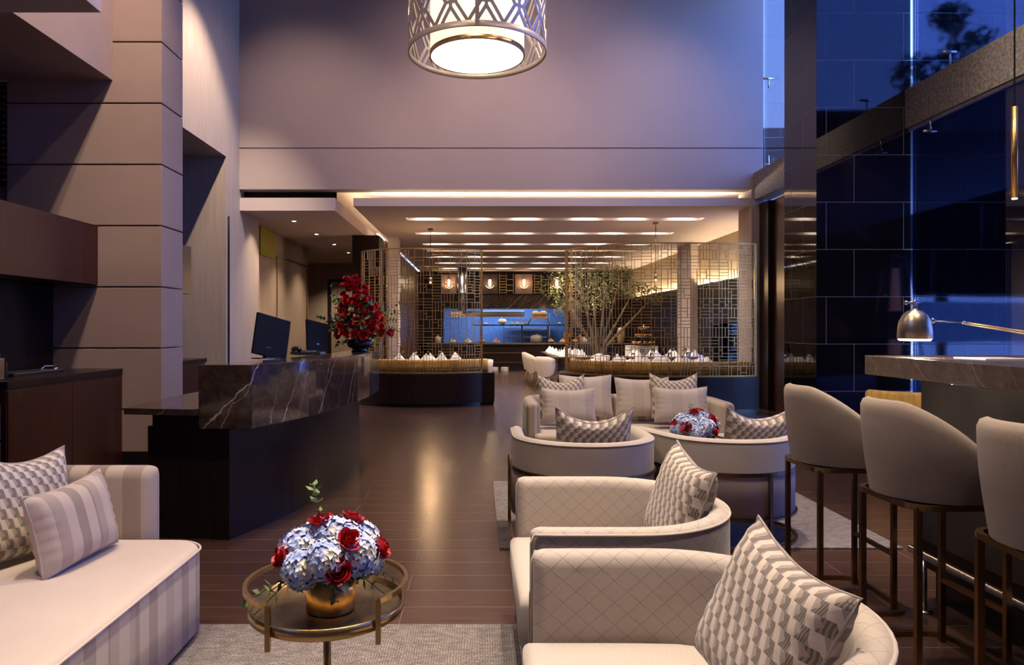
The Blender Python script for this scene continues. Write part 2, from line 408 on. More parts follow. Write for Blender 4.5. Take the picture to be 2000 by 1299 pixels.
def diamond():
    n = NT('cream fabric woven in diamonds'); uv = n.coord('UV'); sp = n.node('ShaderNodeSeparateXYZ'); n.l(uv, sp.inputs[0])
    u = n.math('MULTIPLY', sp.outputs[0], 12.5); v = n.math('MULTIPLY', sp.outputs[1], 14.5)
    ns = n.math('MULTIPLY', n.noise(n.coord(), 60, 2), 0.14)
    d1 = n.math('ABSOLUTE', n.math('SUBTRACT', n.math('FRACT', n.math('ADD', n.math('ADD', u, v), ns)), 0.5))
    d2 = n.math('ABSOLUTE', n.math('SUBTRACT', n.math('FRACT', n.math('ADD', n.math('SUBTRACT', u, v), ns)), 0.5))
    mn = n.math('MINIMUM', d1, d2)
    ln = n.ramp(mn, [(0.0, (1,1,1)), (0.018, (0.8,)*3), (0.045, (0,0,0))])
    chev = n.math('FRACT', n.math('MULTIPLY', n.math('MINIMUM', d1, d2), 14))
    w = n.noise(n.mapping(n.coord(), (300, 300, 300)), 1, 2)
    c = n.mix(n.math('MULTIPLY', chev, 0.16), (0.53, 0.465, 0.40), (0.30, 0.25, 0.21))
    c = n.mix(n.math('MULTIPLY', ln, 0.5), c, (0.20, 0.155, 0.13))
    c = n.mix(n.math('MULTIPLY', w, 0.25), c, (0.36, 0.31, 0.27))
    n.set(c, 0.9, sheen=0.3); n.bump(n.math('SUBTRACT', w, n.math('MULTIPLY', ln, 0.8)), 0.25, 0.002); return n.m
M['diamond'] = diamond()
M['cream_fabric'] = plain('cream woven fabric', (0.50, 0.44, 0.38), 0.92, var=0.08, scale=120, bump=0.3, sheen=0.3)
def tweed():
    n = NT('taupe basket weave fabric'); uv = n.coord('UV'); sp = n.node('ShaderNodeSeparateXYZ'); n.l(uv, sp.inputs[0])
    a = n.math('SINE', n.math('MULTIPLY', n.math('ADD', sp.outputs[0], sp.outputs[1]), 620))
    b = n.math('SINE', n.math('MULTIPLY', n.math('SUBTRACT', sp.outputs[0], sp.outputs[1]), 620))
    h = n.math('MULTIPLY_ADD', n.math('MULTIPLY', a, b), 0.5, 0.5)
    c = n.ramp(h, [(0.1, (0.12, 0.090, 0.070)), (0.5, (0.27, 0.215, 0.17)), (0.9, (0.47, 0.39, 0.32))])
    n.set(c, 0.9, sheen=0.2); n.bump(h, 0.5, 0.003); return n.m
M['tweed'] = tweed()
def blocks():
    n = NT('cushion fabric with block pattern'); uv = n.coord('UV'); sp = n.node('ShaderNodeSeparateXYZ'); n.l(uv, sp.inputs[0])
    v = n.math('MULTIPLY', sp.outputs[1], 11.0); vf = n.math('FRACT', v); row = n.math('FLOOR', v)
    u = n.math('MULTIPLY_ADD', row, 0.5, n.math('MULTIPLY', sp.outputs[0], 9.0))
    a = n.math('FRACT', u); tri = n.math('MULTIPLY', n.math('ABSOLUTE', n.math('SUBTRACT', vf, 0.5)), 0.5)
    cream = n.math('LESS_THAN', n.math('ABSOLUTE', n.math('SUBTRACT', n.math('FRACT', n.math('ADD', a, n.math('MULTIPLY', vf, 0.28))), 0.35)), 0.19)
    dk = n.math('GREATER_THAN', n.math('ADD', a, tri), 0.72)
    st = n.math('GREATER_THAN', n.math('FRACT', n.math('MULTIPLY', sp.outputs[0], 74)), 0.5)
    c = n.mix(n.math('MULTIPLY', dk, n.math('MULTIPLY_ADD', st, 0.6, 0.35)), (0.36, 0.305, 0.265), (0.10, 0.085, 0.075))
    c = n.mix(cream, c, (0.62, 0.54, 0.46))
    w = n.noise(n.mapping(n.coord(), (300,)*3), 1, 2)
    c = n.mix(n.math('MULTIPLY', w, 0.15), c, (0.2, 0.17, 0.15))
    n.set(c, 0.85, sheen=0.2); n.bump(w, 0.2, 0.002); return n.m
M['blocks'] = blocks()
CR1, CR2 = (0.60, 0.50, 0.42), (0.33, 0.265, 0.215)
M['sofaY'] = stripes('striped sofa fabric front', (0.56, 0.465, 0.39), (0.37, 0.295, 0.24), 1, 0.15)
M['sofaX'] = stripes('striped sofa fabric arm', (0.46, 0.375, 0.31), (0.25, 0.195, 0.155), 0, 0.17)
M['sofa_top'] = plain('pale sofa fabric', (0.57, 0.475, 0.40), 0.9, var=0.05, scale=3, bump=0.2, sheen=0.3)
M['stripe_cushion'] = stripes('striped cushion fabric', (0.50, 0.42, 0.355), (0.29, 0.23, 0.185), 0, 0.24, 0.5, 'UV')
M['stripe_cushion2'] = stripes('soft striped cushion fabric', (0.47, 0.41, 0.37), (0.40, 0.34, 0.31), 0, 0.5, 0.6, 'UV')
M['leaf'] = plain('green leaf', (0.045, 0.11, 0.03), 0.5, var=0.4, scale=20)
M['leaf_olive'] = plain('olive leaf', (0.16, 0.17, 0.07), 0.55, var=0.5, scale=10)
M['leaf_pale'] = plain('pale green leaf', (0.12, 0.20, 0.07), 0.5, var=0.4, scale=20)
M['leaf_dark'] = plain('outdoor leaf', (0.02, 0.04, 0.02), 0.6, var=0.4, scale=6)
M['bark'] = plain('bark', (0.10, 0.07, 0.045), 0.9, var=0.3)
M['rose'] = plain('red rose petal', (0.42, 0.004, 0.010), 0.55, var=0.3, scale=60)
def hyd():
    n = NT('hydrangea petal'); g = n.noise(n.coord(), 14, 3, 0.6); f = n.noise(n.coord(), 90, 1)
    c = n.ramp(g, [(0.34, (0.16, 0.26, 0.68)), (0.46, (0.34, 0.44, 0.78)), (0.55, (0.70, 0.72, 0.76)), (0.64, (0.78, 0.74, 0.45))])
    n.set(n.mix(n.math('MULTIPLY', f, 0.3), c, (0.80, 0.82, 0.90)), 0.9, spec=0.15); return n.m
M['hyd'] = hyd()
M['glass'] = glassy('dimmed facade glass', (0.31, 0.355, 0.48), 0.9)  # tint darkened to hold back sky light indoors
M['glass_clear'] = glassy('clear slot glass', (0.96, 0.97, 1.0), 0.6)
M['drink_glass'] = glassy('drinking glass', (0.93, 0.93, 0.93), 1.0, 1.6)
M['mirror'] = plain('bronze mirror', (0.20, 0.15, 0.11), 0.06, 1.0, var=0.3, scale=2)
M['led'] = emitter('warm LED strip', (1.0, 0.78, 0.50), 9)
M['bulb'] = emitter('downlight', (1.0, 0.86, 0.70), 60)
M['slot_bulb'] = emitter('slot downlight', (1.0, 0.86, 0.72), 34)
M['kitchen_glow'] = emitter('kitchen light panel', (0.35, 0.6, 1.0), 2.5)
M['drum_metal'] = plain('champagne metal', (0.50, 0.42, 0.35), 0.42, 0.3, var=0.06, scale=4)
M['lamp_brass'] = plain('brushed pale brass', (0.55, 0.46, 0.32), 0.33, 1.0, var=0.06, scale=30)
# ================================================================== SETTING
FR = 12.3      # plane of the wall over the restaurant
mb = MB(); mb.box((-8, -4, -0.1), (5.42, 30, 0)); struct('floor', mb, M['floor'])
mb = MB(); mb.box((5.42, -12, -0.2), (40, 45, -0.02)); tag(mb.build('terrace_paving', plain('terrace paving', (0.34, 0.33, 0.34), 0.6)), kind='structure')
mb = MB(); mb.box((-6.0, -4, 7.6), (5.6, 9.9, 7.8)); mb.box((-6.0, 9.9, 7.6), (5.1, FR+0.3, 7.8)); struct('ceiling', mb, M['ceil'])
# wall over the restaurant opening with one shadow joint
mb = MB(); mb.box((-4.14, FR, 3.81), (4.98, FR+0.3, 4.515)); mb.box((-4.14, FR, 4.535), (4.98, FR+0.3, 7.6)); mb.box((-4.14, FR+0.02, 4.5), (4.98, FR+0.3, 4.55))
struct('wall_back', mb, M['plaster2'])
# side wall on the reception side: lintel, end pier and long wall of the corridor
mb = MB()
mb.box((-4.3, 7.44, 4.22), (-4.14, 11.65, 7.6)); mb.box((-4.4, 11.65, 0), (-4.14, FR+1.1, 7.6))
mb.box((-6.3, 11.65, 0), (-4.4, 11.8, 4.3)); mb.box((-6.3, 7.44, 4.22), (-4.3, 11.65, 4.35))
struct('wall_left', mb, M['brushed'])
mb = MB(); mb.box((-4.15, 11.72, 0), (-4.125, 11.78, 3.25)); struct('trim_1', mb, M['black'])
mb = MB(); mb.box((-6.5, -4, 0), (-6.3, 11.8, 7.6)); struct('wall_far_left', mb, M['plaster'])
mb = MB(); mb.box((-6.5, -4.2, 0), (5.6, -4, 7.6)); struct('wall_behind', mb, M['plaster'])
# stone clad column with joints
mb = MB(); z = 0.18
mb.box((-4.58, 6.98, 0), (-3.14, 7.42, 7.6))
k = 0
while z < 7.6:
    z0 = 0.602*k; z0 = max(z0, 0.18); z1 = min(0.602*(k+1)-0.014, 7.6)
    mb.box((-4.62, 6.94, z0), (-3.10, 7.44, z1)); k += 1; z = 0.602*k
tag(mb.build('column', M['plaster'], None, 0.004), kind='structure')
mb = MB(); mb.box((-4.64, 6.925, 0), (-3.085, 7.455, 0.18)); struct('baseboard_column', mb, M['black'])
# upper wall block over the reception niche and the soffit over the lounge
mb = MB(); mb.box((-6.3, 2.2, 3.83), (-3.58, 6.939, 7.6)); struct('wall_niche_upper', mb, M['plaster'])
mb = MB(); mb.box((-6.3, 1.0, 3.63), (-2.66, 5.0, 3.95)); struct('trim_2', mb, M['ceil'])
mb = MB(); mb.box((-4.33, 2.2, 0), (-4.16, 6.93, 2.38)); struct('wall_niche', mb, M['wood_dark'])
# louvred grille past the column
g = thing('louvre_grille', 'dark timber louvre grille beside the stone clad column under the soffit', 'grille', (-4.8, 6.9, 0))
for i in range(16):
    m = MB(); m.box((-0.9, 0, 2.84+i*0.062), (0.17, 0.05, 2.86+i*0.062)); m.build('slat', M['wood_mid'], g)
m = MB(); m.box((-0.92, 0.06, 2.8), (0.17, 0.09, 3.82)); m.build('backing', M['wood_dark'], g)
mb = MB(); mb.box((-6.3, 7.02, 0), (-4.64, 7.12, 3.83)); struct('wall_niche_end', mb, M['plaster'])

# ---- dropped ceilings
mb = MB(); mb.box((-7.2, FR+0.02, 3.44), (-2.485, 23, 3.665)); struct('ceiling_corridor', mb, M['ceil'])
mb = MB(); mb.box((-7.2, 11.8, 0), (-7.0, 22.6, 3.44)); mb.box((-7.2, 11.66, 0), (-6.3, 11.8, 3.44)); struct('wall_corridor_outer', mb, M['plaster'])
mb = MB(); mb.box((-7.2, FR+0.31, 3.92), (6.2, 29.9, 4.05)); struct('ceiling_slab', mb, M['ceil'])
mb = MB(); mb.box((-4.14, FR+0.28, 3.665), (-2.5, FR+0.31, 3.92)); struct('trim_3', mb, M['wood_dark'])
SLOTS = [13.8, 15.9, 17.95, 21.2, 23.2, 25.3]
SX0, SX1, SW = -1.38, 4.40, 0.34
mb = MB(); ys = FR+0.02; CZ = 3.52
allslots = sorted(SLOTS+[19.5])
for y in allslots:
    mb.box((-2.16, ys, CZ), (5.7, y-SW/2, CZ+0.14)); ys = y+SW/2
    mb.box((-2.16, y-SW/2, CZ), (SX0, y+SW/2, CZ+0.14)); mb.box((SX1, y-SW/2, CZ), (5.7, y+SW/2, CZ+0.14))
mb.box((-2.16, ys, CZ), (5.7, 27.6, CZ+0.14)); mb.box((SX0, FR+1, CZ+0.122), (SX1, 27, CZ+0.15))
struct('ceiling_restaurant', mb, M['ceil'])
for i in range(6):
    for j, x in enumerate([-0.99, -0.02, 0.95, 2.13, 3.06, 4.04]):
        y = SLOTS[i]
        if i == 0 and j == 0:
            d = thing('slot_downlight', 'round recessed light glowing in a ceiling slot over the restaurant', 'ceiling light', (x, y, CZ+0.10), 0, 'recessed lights in the restaurant ceiling slots')
            m = MB(); m.lathe([(0.001, -0.012), (0.11, -0.012), (0.13, 0.0), (0.13, 0.018)], 20); m.build('lens', M['slot_bulb'], d).scale = (1.7, 1.1, 1)  # stretched lens stands in for glow spilling along the slot
            m = MB(); m.lathe([(0.132, -0.01), (0.145, -0.01), (0.145, 0.018)], 20, cap=False); m.build('rim', M['ceil'], d).scale = (1.7, 1.1, 1)
            proto = d
        else: d = dup(proto, (x, y, CZ+0.10))
        d['label'] = 'round recessed light, %s in the %s ceiling slot from the front' % (['first from the left', 'second from the left', 'third from the left', 'third from the right', 'second from the right', 'last on the right'][j], ['first', 'second', 'third', 'fourth', 'fifth', 'farthest'][i])
for y in (13.8, 15.9, 17.95, 21.2, 24.2):
    for x in (-0.5, 1.5, 3.5):
        light('SPOT', 'restaurant_downlight', (x, y, CZ-0.02), 150, (1.0, 0.80, 0.62), size=0.07, spot=130, blend=0.9)
def strip(name, a, b, label):
    m = MB(); m.box(a, b); return tag(m.build(name, M['led']), label, 'light strip')
strip('led_strip', (SX0+0.01, 19.46, CZ+0.09), (SX1-0.01, 19.54, CZ+0.12), 'continuous warm light line across the middle of the restaurant ceiling')
strip('cove_strip', (-2.0, FR+0.60, 3.665), (5.0, FR+0.63, 3.685), 'long warm cove light under the tall wall above the restaurant opening')
strip('cove_strip', (-2.26, 15.9, 3.50), (-2.22, 24.5, 3.52), 'warm cove light running away along the edge of the restaurant ceiling')
strip('wall_cove_strip', (5.62, 13.6, 2.38), (5.65, 26.5, 2.41), 'warm light line behind the dark band of the far right wall')
light('AREA', 'cove_light', (1.4, FR+0.75, 3.70), 330, (1.0, 0.76, 0.52), rot=(rad(180), 0, 0), size=6.6, size_y=0.06)
light('AREA', 'cove_light_side', (-2.30, 19.0, 3.66), 60, AMBER, rot=(rad(180), 0, 0), size=0.06, size_y=12)
light('AREA', 'wall_cove_light', (5.635, 19.5, 2.43), 150, (1.0, 0.74, 0.45), rot=(rad(180), 0, 0), size=0.05, size_y=12)

# corridor downlights
proto = None
for i, y in enumerate([13.5, 15.4, 17.3, 19.2]):
    if proto is None:
        d = proto = thing('corridor_downlight', '', 'ceiling light', (-3.5, y, 3.44), 0, 'downlights over the reception corridor')
        m = MB(); m.lathe([(0.001, -0.006), (0.035, -0.006), (0.04, 0.0)], 16); m.build('lens', M['bulb'], d)
        m = MB(); m.lathe([(0.042, -0.008), (0.06, -0.006), (0.06, 0.0)], 16, cap=False); m.build('rim', M['ceil'], d)
    else: d = dup(proto, (-3.5, y, 3.44))
    d['label'] = 'small round corridor downlight, ' + ['nearest of four in line', 'second nearest of four in line', 'third of four in line', 'farthest of four in line'][i]
    light('SPOT', 'corridor_spot', (-3.5, y, 3.42), 190, WARM, size=0.04, spot=110, blend=0.8)
for x, y in ((-3.95, 12.6),): 
    o = light('SPOT', 'panel_wall_washer', (-3.7, 13.0, 3.42), 70, WARM, size=0.04, spot=90, blend=0.8); aim(o, (-4.14, 12.9, 1.5))

# ---- corridor walls
mb = MB(); mb.box((-4.55, FR+1.1, 0), (-4.38, 18.3, 3.44)); struct('wall_corridor', mb, M['beige_panel'])
mb = MB(); mb.box((-4.38, 15.4, 0), (-4.36, 15.43, 2.95)); mb.box((-4.38, 18.1, 0), (-4.355, 18.16, 2.9)); mb.box((-4.38, 13.6, 2.95), (-4.355, 18.2, 2.98)); struct('trim_4', mb, M['brass'])
mb = MB(); mb.box((-4.37, 14.15, 2.87), (-4.34, 15.2, 3.438)); tag(mb.build('trim_5', plain('painted yellow light', (0.32, 0.30, 0.03), 0.7)), kind='structure')  # yellow light on the wall, painted as a coloured panel
light('SPOT', 'corridor_end_fill', (-4.2, 21.2, 3.42), 220, WARM, size=0.04, spot=120, blend=0.8)  # extra lamp added to brighten the corridor end wall
mb = MB(); mb.box((-7, 22.4, 0), (-2.2, 22.6, 3.44)); struct('wall_corridor_end', mb, M['beige_panel'])
mb = MB(); mb.box((-4.72, 22.34, 0), (-4.62, 22.4, 2.9)); mb.box((-3.9, 22.34, 0), (-3.84, 22.4, 2.9)); mb.box((-4.72, 22.34, 2.86), (-3.84, 22.4, 2.93)); struct('door_1', mb, M['wood_dark'])
mb = MB(); mb.box((-2.75, 15.55, 0), (-2.16, 16.3, 3.435)); tag(mb.build('column_dark', M['wood_dark']), kind='structure')
mb = MB(); mb.box((-2.1, 16.6, 0), (-1.85, 17.0, CZ)); tag(mb.build('column_beige', M['ceil']), kind='structure')
mb = MB(); mb.box((-2.35, 17.0, 0), (-2.2, 26.6, CZ-0.02)); struct('wall_restaurant_left', mb, M['wood_mid'])

# ---- restaurant back wall with kitchen opening
BY = 26.6; bs = F/BY
def bx(px): return (px-932)/bs
def bz(py): return 1.4+(640-py)/bs
mb = MB(); mb.box((-3, BY, bz(603)), (6.2, BY+0.2, CZ)); mb.box((-3, BY, 0), (bx(866), BY+0.2, bz(603))); mb.box((bx(1108), BY, 0), (6.2, BY+0.2, bz(603))); mb.box((-3, BY, 0), (6.2, BY+0.2, 0.85))
struct('wall_restaurant_back', mb, M['wood_dark'])
mb = MB(); mb.box((bx(940), BY-0.02, bz(603)), (bx(1108), BY-0.001, bz(576))); struct('trim_20', mb, M['marble'])
mb = MB(); mb.box((-2.1, BY+0.2, 0), (-2.0, BY+3.1, 3)); mb.box((4.5, BY+0.2, 0), (4.6, BY+3.1, 3)); struct('wall_kitchen_side', mb, M['china'])
mb = MB(); mb.box((-2, BY+3, 0), (4.5, BY+3.1, 3)); struct('wall_kitchen', mb, plain('blue lit kitchen tiles', (0.22, 0.34, 0.60), 0.4))
light('AREA', 'kitchen_tube', (1.0, BY+1.6, 2.7), 110, (0.36, 0.58, 1.0), size=3.5, size_y=0.4)
mb = MB(); mb.box((-2, BY+0.2, 2.75), (4.5, BY+3.1, 2.85)); struct('ceiling_kitchen', mb, M['ceil'])
hood = thing('kitchen_hood', 'long steel extractor hood in the blue lit kitchen opening', 'extractor hood', (bx(955), BY+1.2, 1.75))
m = MB(); m.box((-1.5, -0.3, 0.12), (1.4, 0.3, 0.30)); m.build('canopy', M['chrome'], hood, 0.02)
m = MB(); m.box((-1.5, -0.34, 0.06), (1.4, -0.3, 0.12)); m.build('front_lip', M['chrome'], hood)
rk = thing('kitchen_shelf', 'steel kitchen shelving unit seen through the blue lit opening', 'shelf', (bx(1060), BY+2.4, 0))
for z in (1.0, 1.35, 1.7):
    m = MB(); m.box((-1.4, -0.2, z), (0.5, 0.2, z+0.03)); m.build('shelf_board', M['chrome'], rk)
for x in (-1.4, 0.47):
    m = MB(); m.box((x, -0.2, 0), (x+0.03, -0.17, 2.0)); m.build('upright', M['chrome'], rk)
# wall panels with sconces, wine rack fields
names = ['leftmost, behind the lattice screen', 'second from the left, beside the steel duct', 'third from the left over the open kitchen', 'rightmost, beside the olive tree']
pbrown = plain('mauve wall panel', (0.22, 0.13, 0.11), 0.6); pdark = plain('dark wall panel', (0.05, 0.03, 0.022), 0.4)
for i, (a, b) in enumerate([(862, 892), (941, 972), (1006, 1040), (1074, 1100)]):
    m = MB(); m.box((bx(a), BY-0.05, bz(574)), (bx(b), BY-0.001, bz(536))); tag(m.build('trim_%d' % (10+i), pbrown if i % 2 == 0 else pdark), kind='structure')
    cx = (bx(a)+bx(b))/2; cz = bz(557)
    s_ = thing('wall_sconce', 'glowing candle shaped sconce, ' + names[i], 'wall light', (cx, BY-0.06, cz), 0, 'sconces on the restaurant back wall')
    m = MB(); m.box((-0.045, -0.08, -0.06), (0.045, -0.03, 0.20)); m.build('lamp_shade', emitter('sconce shade %d' % i, (1, 0.75, 0.45), 7), s_, 0.01)
    m = MB(); m.tube([(0.15*math.cos(rad(t)), -0.06, 0.02+0.15*math.sin(rad(t))) for t in range(190, 351, 10)], [0.008+0.014*math.sin(PI*k/16) for k in range(17)], 6); m.build('crescent', M['brass'], s_)
    m = MB(); m.box((-0.03, -0.04, -0.14), (0.03, 0.01, -0.02)); m.build('backplate', M['brass'], s_)
    light('POINT', 'sconce_light', (cx, BY-0.2, cz+0.05), 9, (1, 0.7, 0.4), size=0.04)
rlabels = ['beside the steel duct', 'between the second and third sconces', 'between the third and last sconces']
for i, (a, b) in enumerate([(912, 938), (975, 1003), (1043, 1071)]):
    r_ = thing('slatted_wall_rack', 'wall rack of lit horizontal metal slats ' + rlabels[i], 'wall rack', (bx(a), BY-0.12, bz(574)), 0, 'slatted racks on the restaurant back wall')
    w = bx(b)-bx(a); h = bz(536)-bz(574)
    m = MB(); m.box((0, 0, 0), (0.02, 0.1, h)); m.box((w-0.02, 0, 0), (w, 0.1, h)); m.box((w/2-0.01, 0, 0), (w/2+0.01, 0.1, h)); m.build('frame', M['gold_screen'], r_)
    for k in range(7):
        m = MB(); m.box((0.02, 0.01, 0.03+k*h/7), (w/2-0.02, 0.09, 0.055+k*h/7)); m.build('slat', M['gold_screen'], r_)
        if k % 2: m = MB(); m.box((w/2+0.02, 0.01, 0.0+k*h/7), (w-0.02, 0.09, 0.025+k*h/7)); m.build('slat', M['gold_screen'], r_)
d = thing('steel_duct', 'vertical round steel flue hanging above the open kitchen', 'duct', (-0.53, 24.6, 0))
m = MB(); m.lathe([(0.15, 2.0), (0.15, 2.6), (0.156, 2.61), (0.15, 2.62), (0.15, CZ)], 20); m.build('pipe', M['chrome'], d)

# ---- right side wall of the restaurant
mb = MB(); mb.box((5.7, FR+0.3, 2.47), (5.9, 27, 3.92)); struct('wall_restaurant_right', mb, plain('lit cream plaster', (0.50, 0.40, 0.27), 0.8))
mb = MB(); mb.box((5.54, FR+1.2, 1.5), (5.58, 27, 2.47)); mb.box((5.58, FR+1.2, 1.5), (5.95, 27, 2.36)); mb.box((5.54, 16.7, 0), (5.95, 27, 1.5)); mb.box((5.54, FR+1.2, 0), (5.95, 16.7, 0.5)); struct('wall_restaurant_right_lower', mb, M['wood_dark'])
mb = MB(); mb.box((5.78, FR+1.2, 0.5), (5.80, 16.7, 1.5)); struct('window_1', mb, M['glass'])
mb = MB(); mb.box((5.35, 17.7, 0), (5.53, 18.9, CZ)); tag(mb.build('column_restaurant', M['ceil']), kind='structure')
# jamb, dark post and doors at the right of the opening
mb = MB(); mb.box((4.77, FR-0.02, 0), (4.98, FR+0.6, 3.81)); struct('trim_6', mb, M['plaster2'])
mb = MB(); mb.box((4.98, 11.2, 0), (5.15, FR+0.02, 3.55)); struct('door_2', mb, M['wood_red'])
mb = MB(); mb.box((4.9, 11.9, 0), (5.0, FR-0.03, 3.55)); struct('door_3', mb, M['wood_dark'])
# black stone pier and wall
mb = MB(); mb.box((4.302, 8.962, 0), (5.51, 9.888, 9)); struct('wall_stone', mb, M['tileX'])
mb = MB(); mb.box((5.511, 8.962, 0), (10.5, 9.3, 5.9)); struct('wall_stone_terrace', mb, M['tileO'])
mb = MB(); mb.box((4.30, 8.958, 0), (4.302, 9.89, 9)); struct('wall_stone_return', mb, M['tileY'])
mb = MB(); mb.box((4.98, FR+0.3, 3.9), (9.5, FR+0.6, 9)); struct('wall_stone_outer', mb, M['tileS'])
# granite beams of the facade
mb = MB(); mb.box((5.46, -4, 3.89), (9.5, 8.955, 3.92)); tag(mb.build('trim_7', plain('pale canopy soffit', (0.62, 0.60, 0.62), 0.8)), kind='structure')
mb = MB(); mb.box((5.42, -4, 3.92), (5.78, 8.955, 4.41)); tag(mb.build('trim_8', M['granite']), kind='structure')
mb = MB(); mb.box((4.81, 9.89, 3.62), (5.1, FR-0.01, 4.09)); tag(mb.build('trim_9', M['granite']), kind='structure')
# facade glass
mb = MB()
for y0, y1 in ((-4, -0.5), (-0.48, 3.1), (3.12, 5.8), (5.82, 8.93)): mb.box((5.50, y0, 4.41), (5.515, y1, 7.6)); 
struct('window_2', mb, M['glass'])
mb = MB()
for y0, y1 in ((-4, -0.5), (-0.48, 3.1), (3.12, 5.8), (5.82, 8.93)): mb.box((5.50, y0, 0.0), (5.515, y1, 3.89))
struct('window_3', mb, M['glass'])
mb = MB(); mb.box((4.98, 9.9, 4.09), (4.995, FR-0.01, 7.6)); struct('window_4', mb, M['glass_clear'])
# spider fittings that hold the glass
def fitting(loc, label, up=1):
    t = thing('glass_fitting', label, 'glass fitting', loc, 0, 'steel fittings holding the facade glass')
    m = MB(); m.tube([(0, 0, 0), (0, 0, 0.18*up)], 0.012, 8); m.build('rod', M['chrome'], t)
    m = MB(); m.tube([(-0.09, 0, 0.02*up), (0.07, 0, 0.02*up)], 0.018, 10); m.build('clamp', M['chrome'], t)
fitting((5.42, 8.45, 3.73), 'steel glass fitting hanging under the granite beam near the stone wall')
fitting((5.42, 8.1, 4.58), 'steel glass fitting standing on the granite beam near the stone wall', -1)
fitting((5.42, 6.3, 3.73), 'steel glass fitting under the granite beam behind the gold pendant')
fitting((4.95, 12.0, 5.65), 'small steel glass fitting beside the tall mauve wall', -1)
fitting((4.95, 12.0, 4.15), 'small steel glass fitting on the short granite beam by the mauve wall', 1)

# ---- outdoors (seen in the polished stone and through the glass)
def leaf_cloud(mb, c, rr, n, size, rnd, sq=1.0):
    for _ in range(n):
        while True:
            p = Vector((rnd.uniform(-1,1), rnd.uniform(-1,1), rnd.uniform(-1,1)))
            if p.length < 1: break
        p = Vector((c[0]+p.x*rr, c[1]+p.y*rr, c[2]+p.z*rr*sq))
        a = Vector((rnd.gauss(0,1), rnd.gauss(0,1), rnd.gauss(0,0.6))).normalized(); b = a.cross(Vector((rnd.gauss(0,1), rnd.gauss(0,1), rnd.gauss(0,1)))).normalized()
        l = size*rnd.uniform(0.7, 1.3); w = l*0.36
        mb.add([p-a*l*0.5, p+b*w*0.5+a*l*0.05, p+a*l*0.5, p-b*w*0.5+a*l*0.05], [(0,1,2,3)], False)
def tree(name, label, cat, loc, h, crowns, lm, leafsize, nleaf, trunk=0.06, seed=1):
    rnd = random.Random(seed); t = thing(name, label, cat, loc)
    m = MB()
    for (x, y, z, r) in crowns:
        m.tube([(0, 0, 0.0), (x*0.15, y*0.15, h*0.35), (x*0.6, y*0.6, (h*0.35+z)/2), (x, y, z)], [trunk, trunk*0.75, trunk*0.45, trunk*0.2], 6)
    m.build('trunk', M['bark'], t)
    m = MB()
    for (x, y, z, r) in crowns: leaf_cloud(m, (x, y, z), r, nleaf, leafsize, rnd, 0.75)
    m.build('foliage', lm, t); return t
tree('garden_tree', 'dark conifer outside, mirrored in the blue upper stone tiles', 'tree', (17.0, -8.0, -0.02), 12, [(0,0,10.0,1.3),(0.6,0.4,11.6,1.0),(-0.9,0,10.8,0.9),(0.3,0,12.8,0.7),(1.3,0,9.6,0.8)], M['leaf_dark'], 0.38, 230, 0.16, 3)
tree('garden_tree', 'dark tree outside, mirrored in the tiles over the granite beam', 'tree', (21.0, -8.4, -0.02), 9, [(0,0,10.0,0.9),(0.8,0.4,11.6,0.7),(-0.7,0,10.4,0.6),(0.5,0,13,0.6)], M['leaf_dark'], 0.38, 150, 0.16, 5)
mb = MB(); mb.box((6.5, -7.2, 2.5), (34, -6.2, 7.9)); mb.box((6.5, -7.2, 0), (7.2, -6.2, 2.5)); mb.box((33, -7.2, 0), (34, -6.2, 2.5)); mb.box((6.3, -3.6, 0), (13.0, -3.2, 7.9)); tag(mb.build('terrace_sky_block', plain('dark sky block', (0.007, 0.007, 0.010), 0.9, spec=0.0)), kind='structure')  # added unseen blocks that keep sky out of the stone's reflections
mb = MB(); mb.box((13.1, -3.2, 0.98), (30, -3.0, 2.15)); tag(mb.build('terrace_wall', plain('white terrace wall', (0.72, 0.74, 0.76), 0.8)), kind='structure')
tree('window_plant', 'leafy green shrub lit outside the low restaurant window', 'plant', (6.7, 17.3, -0.02), 1.6, [(-.2,-1.6,1.0,0.6),(0,-0.7,1.1,0.7),(0,0.7,1.3,0.7),(0.2,0,0.8,0.7),(0.1,1.6,0.9,0.7)], M['leaf_pale'], 0.22, 230, 0.03, 9)
light('SPOT', 'shrub_spot', (6.3, 16.6, 2.3), 220, (0.75, 1.0, 0.85), size=0.1, spot=100).rotation_euler = (0, rad(25), 0)  # spot pointing down at the shrub
h_ = thing('patio_heater', 'tall lit patio heater on the terrace, mirrored in the black stone wall', 'patio heater', (9.75, 1.4, -0.02))
m = MB(); m.tube([(0, 0, 1.8), (0, 0, 2.8)], [0.13, 0.05], 12); m.tube([(0, 0, 0.8), (0, 0, 1.15)], 0.12, 12); m.build('flame_tube', emitter('heater flame glass', (1.0, 0.36, 0.14), 10), h_)
m = MB(); m.lathe([(0.45, 0), (0.45, 0.5), (0.4, 0.55)], 4); m.build('base', M['bronze'], h_)
m = MB(); m.lathe([(0.34, 3.02), (0.02, 3.15)], 4); m.build('cap', M['bronze'], h_)
for sx, sy in ((1,1),(1,-1),(-1,1),(-1,-1)):
    m = MB(); m.tube([(0.42*sx, 0.42*sy, 0.5), (0.16*sx, 0.16*sy, 3.04)], 0.02, 6); m.build('frame_bar', M['chrome'], h_)
m = MB()
for k in range(24): z = 0.6+k*0.1; w = 0.41-(z-0.5)*0.1; m.tube([(-w, w, z), (w, w, z)], 0.008, 4)
m.build('guard_grille', M['chrome'], h_)
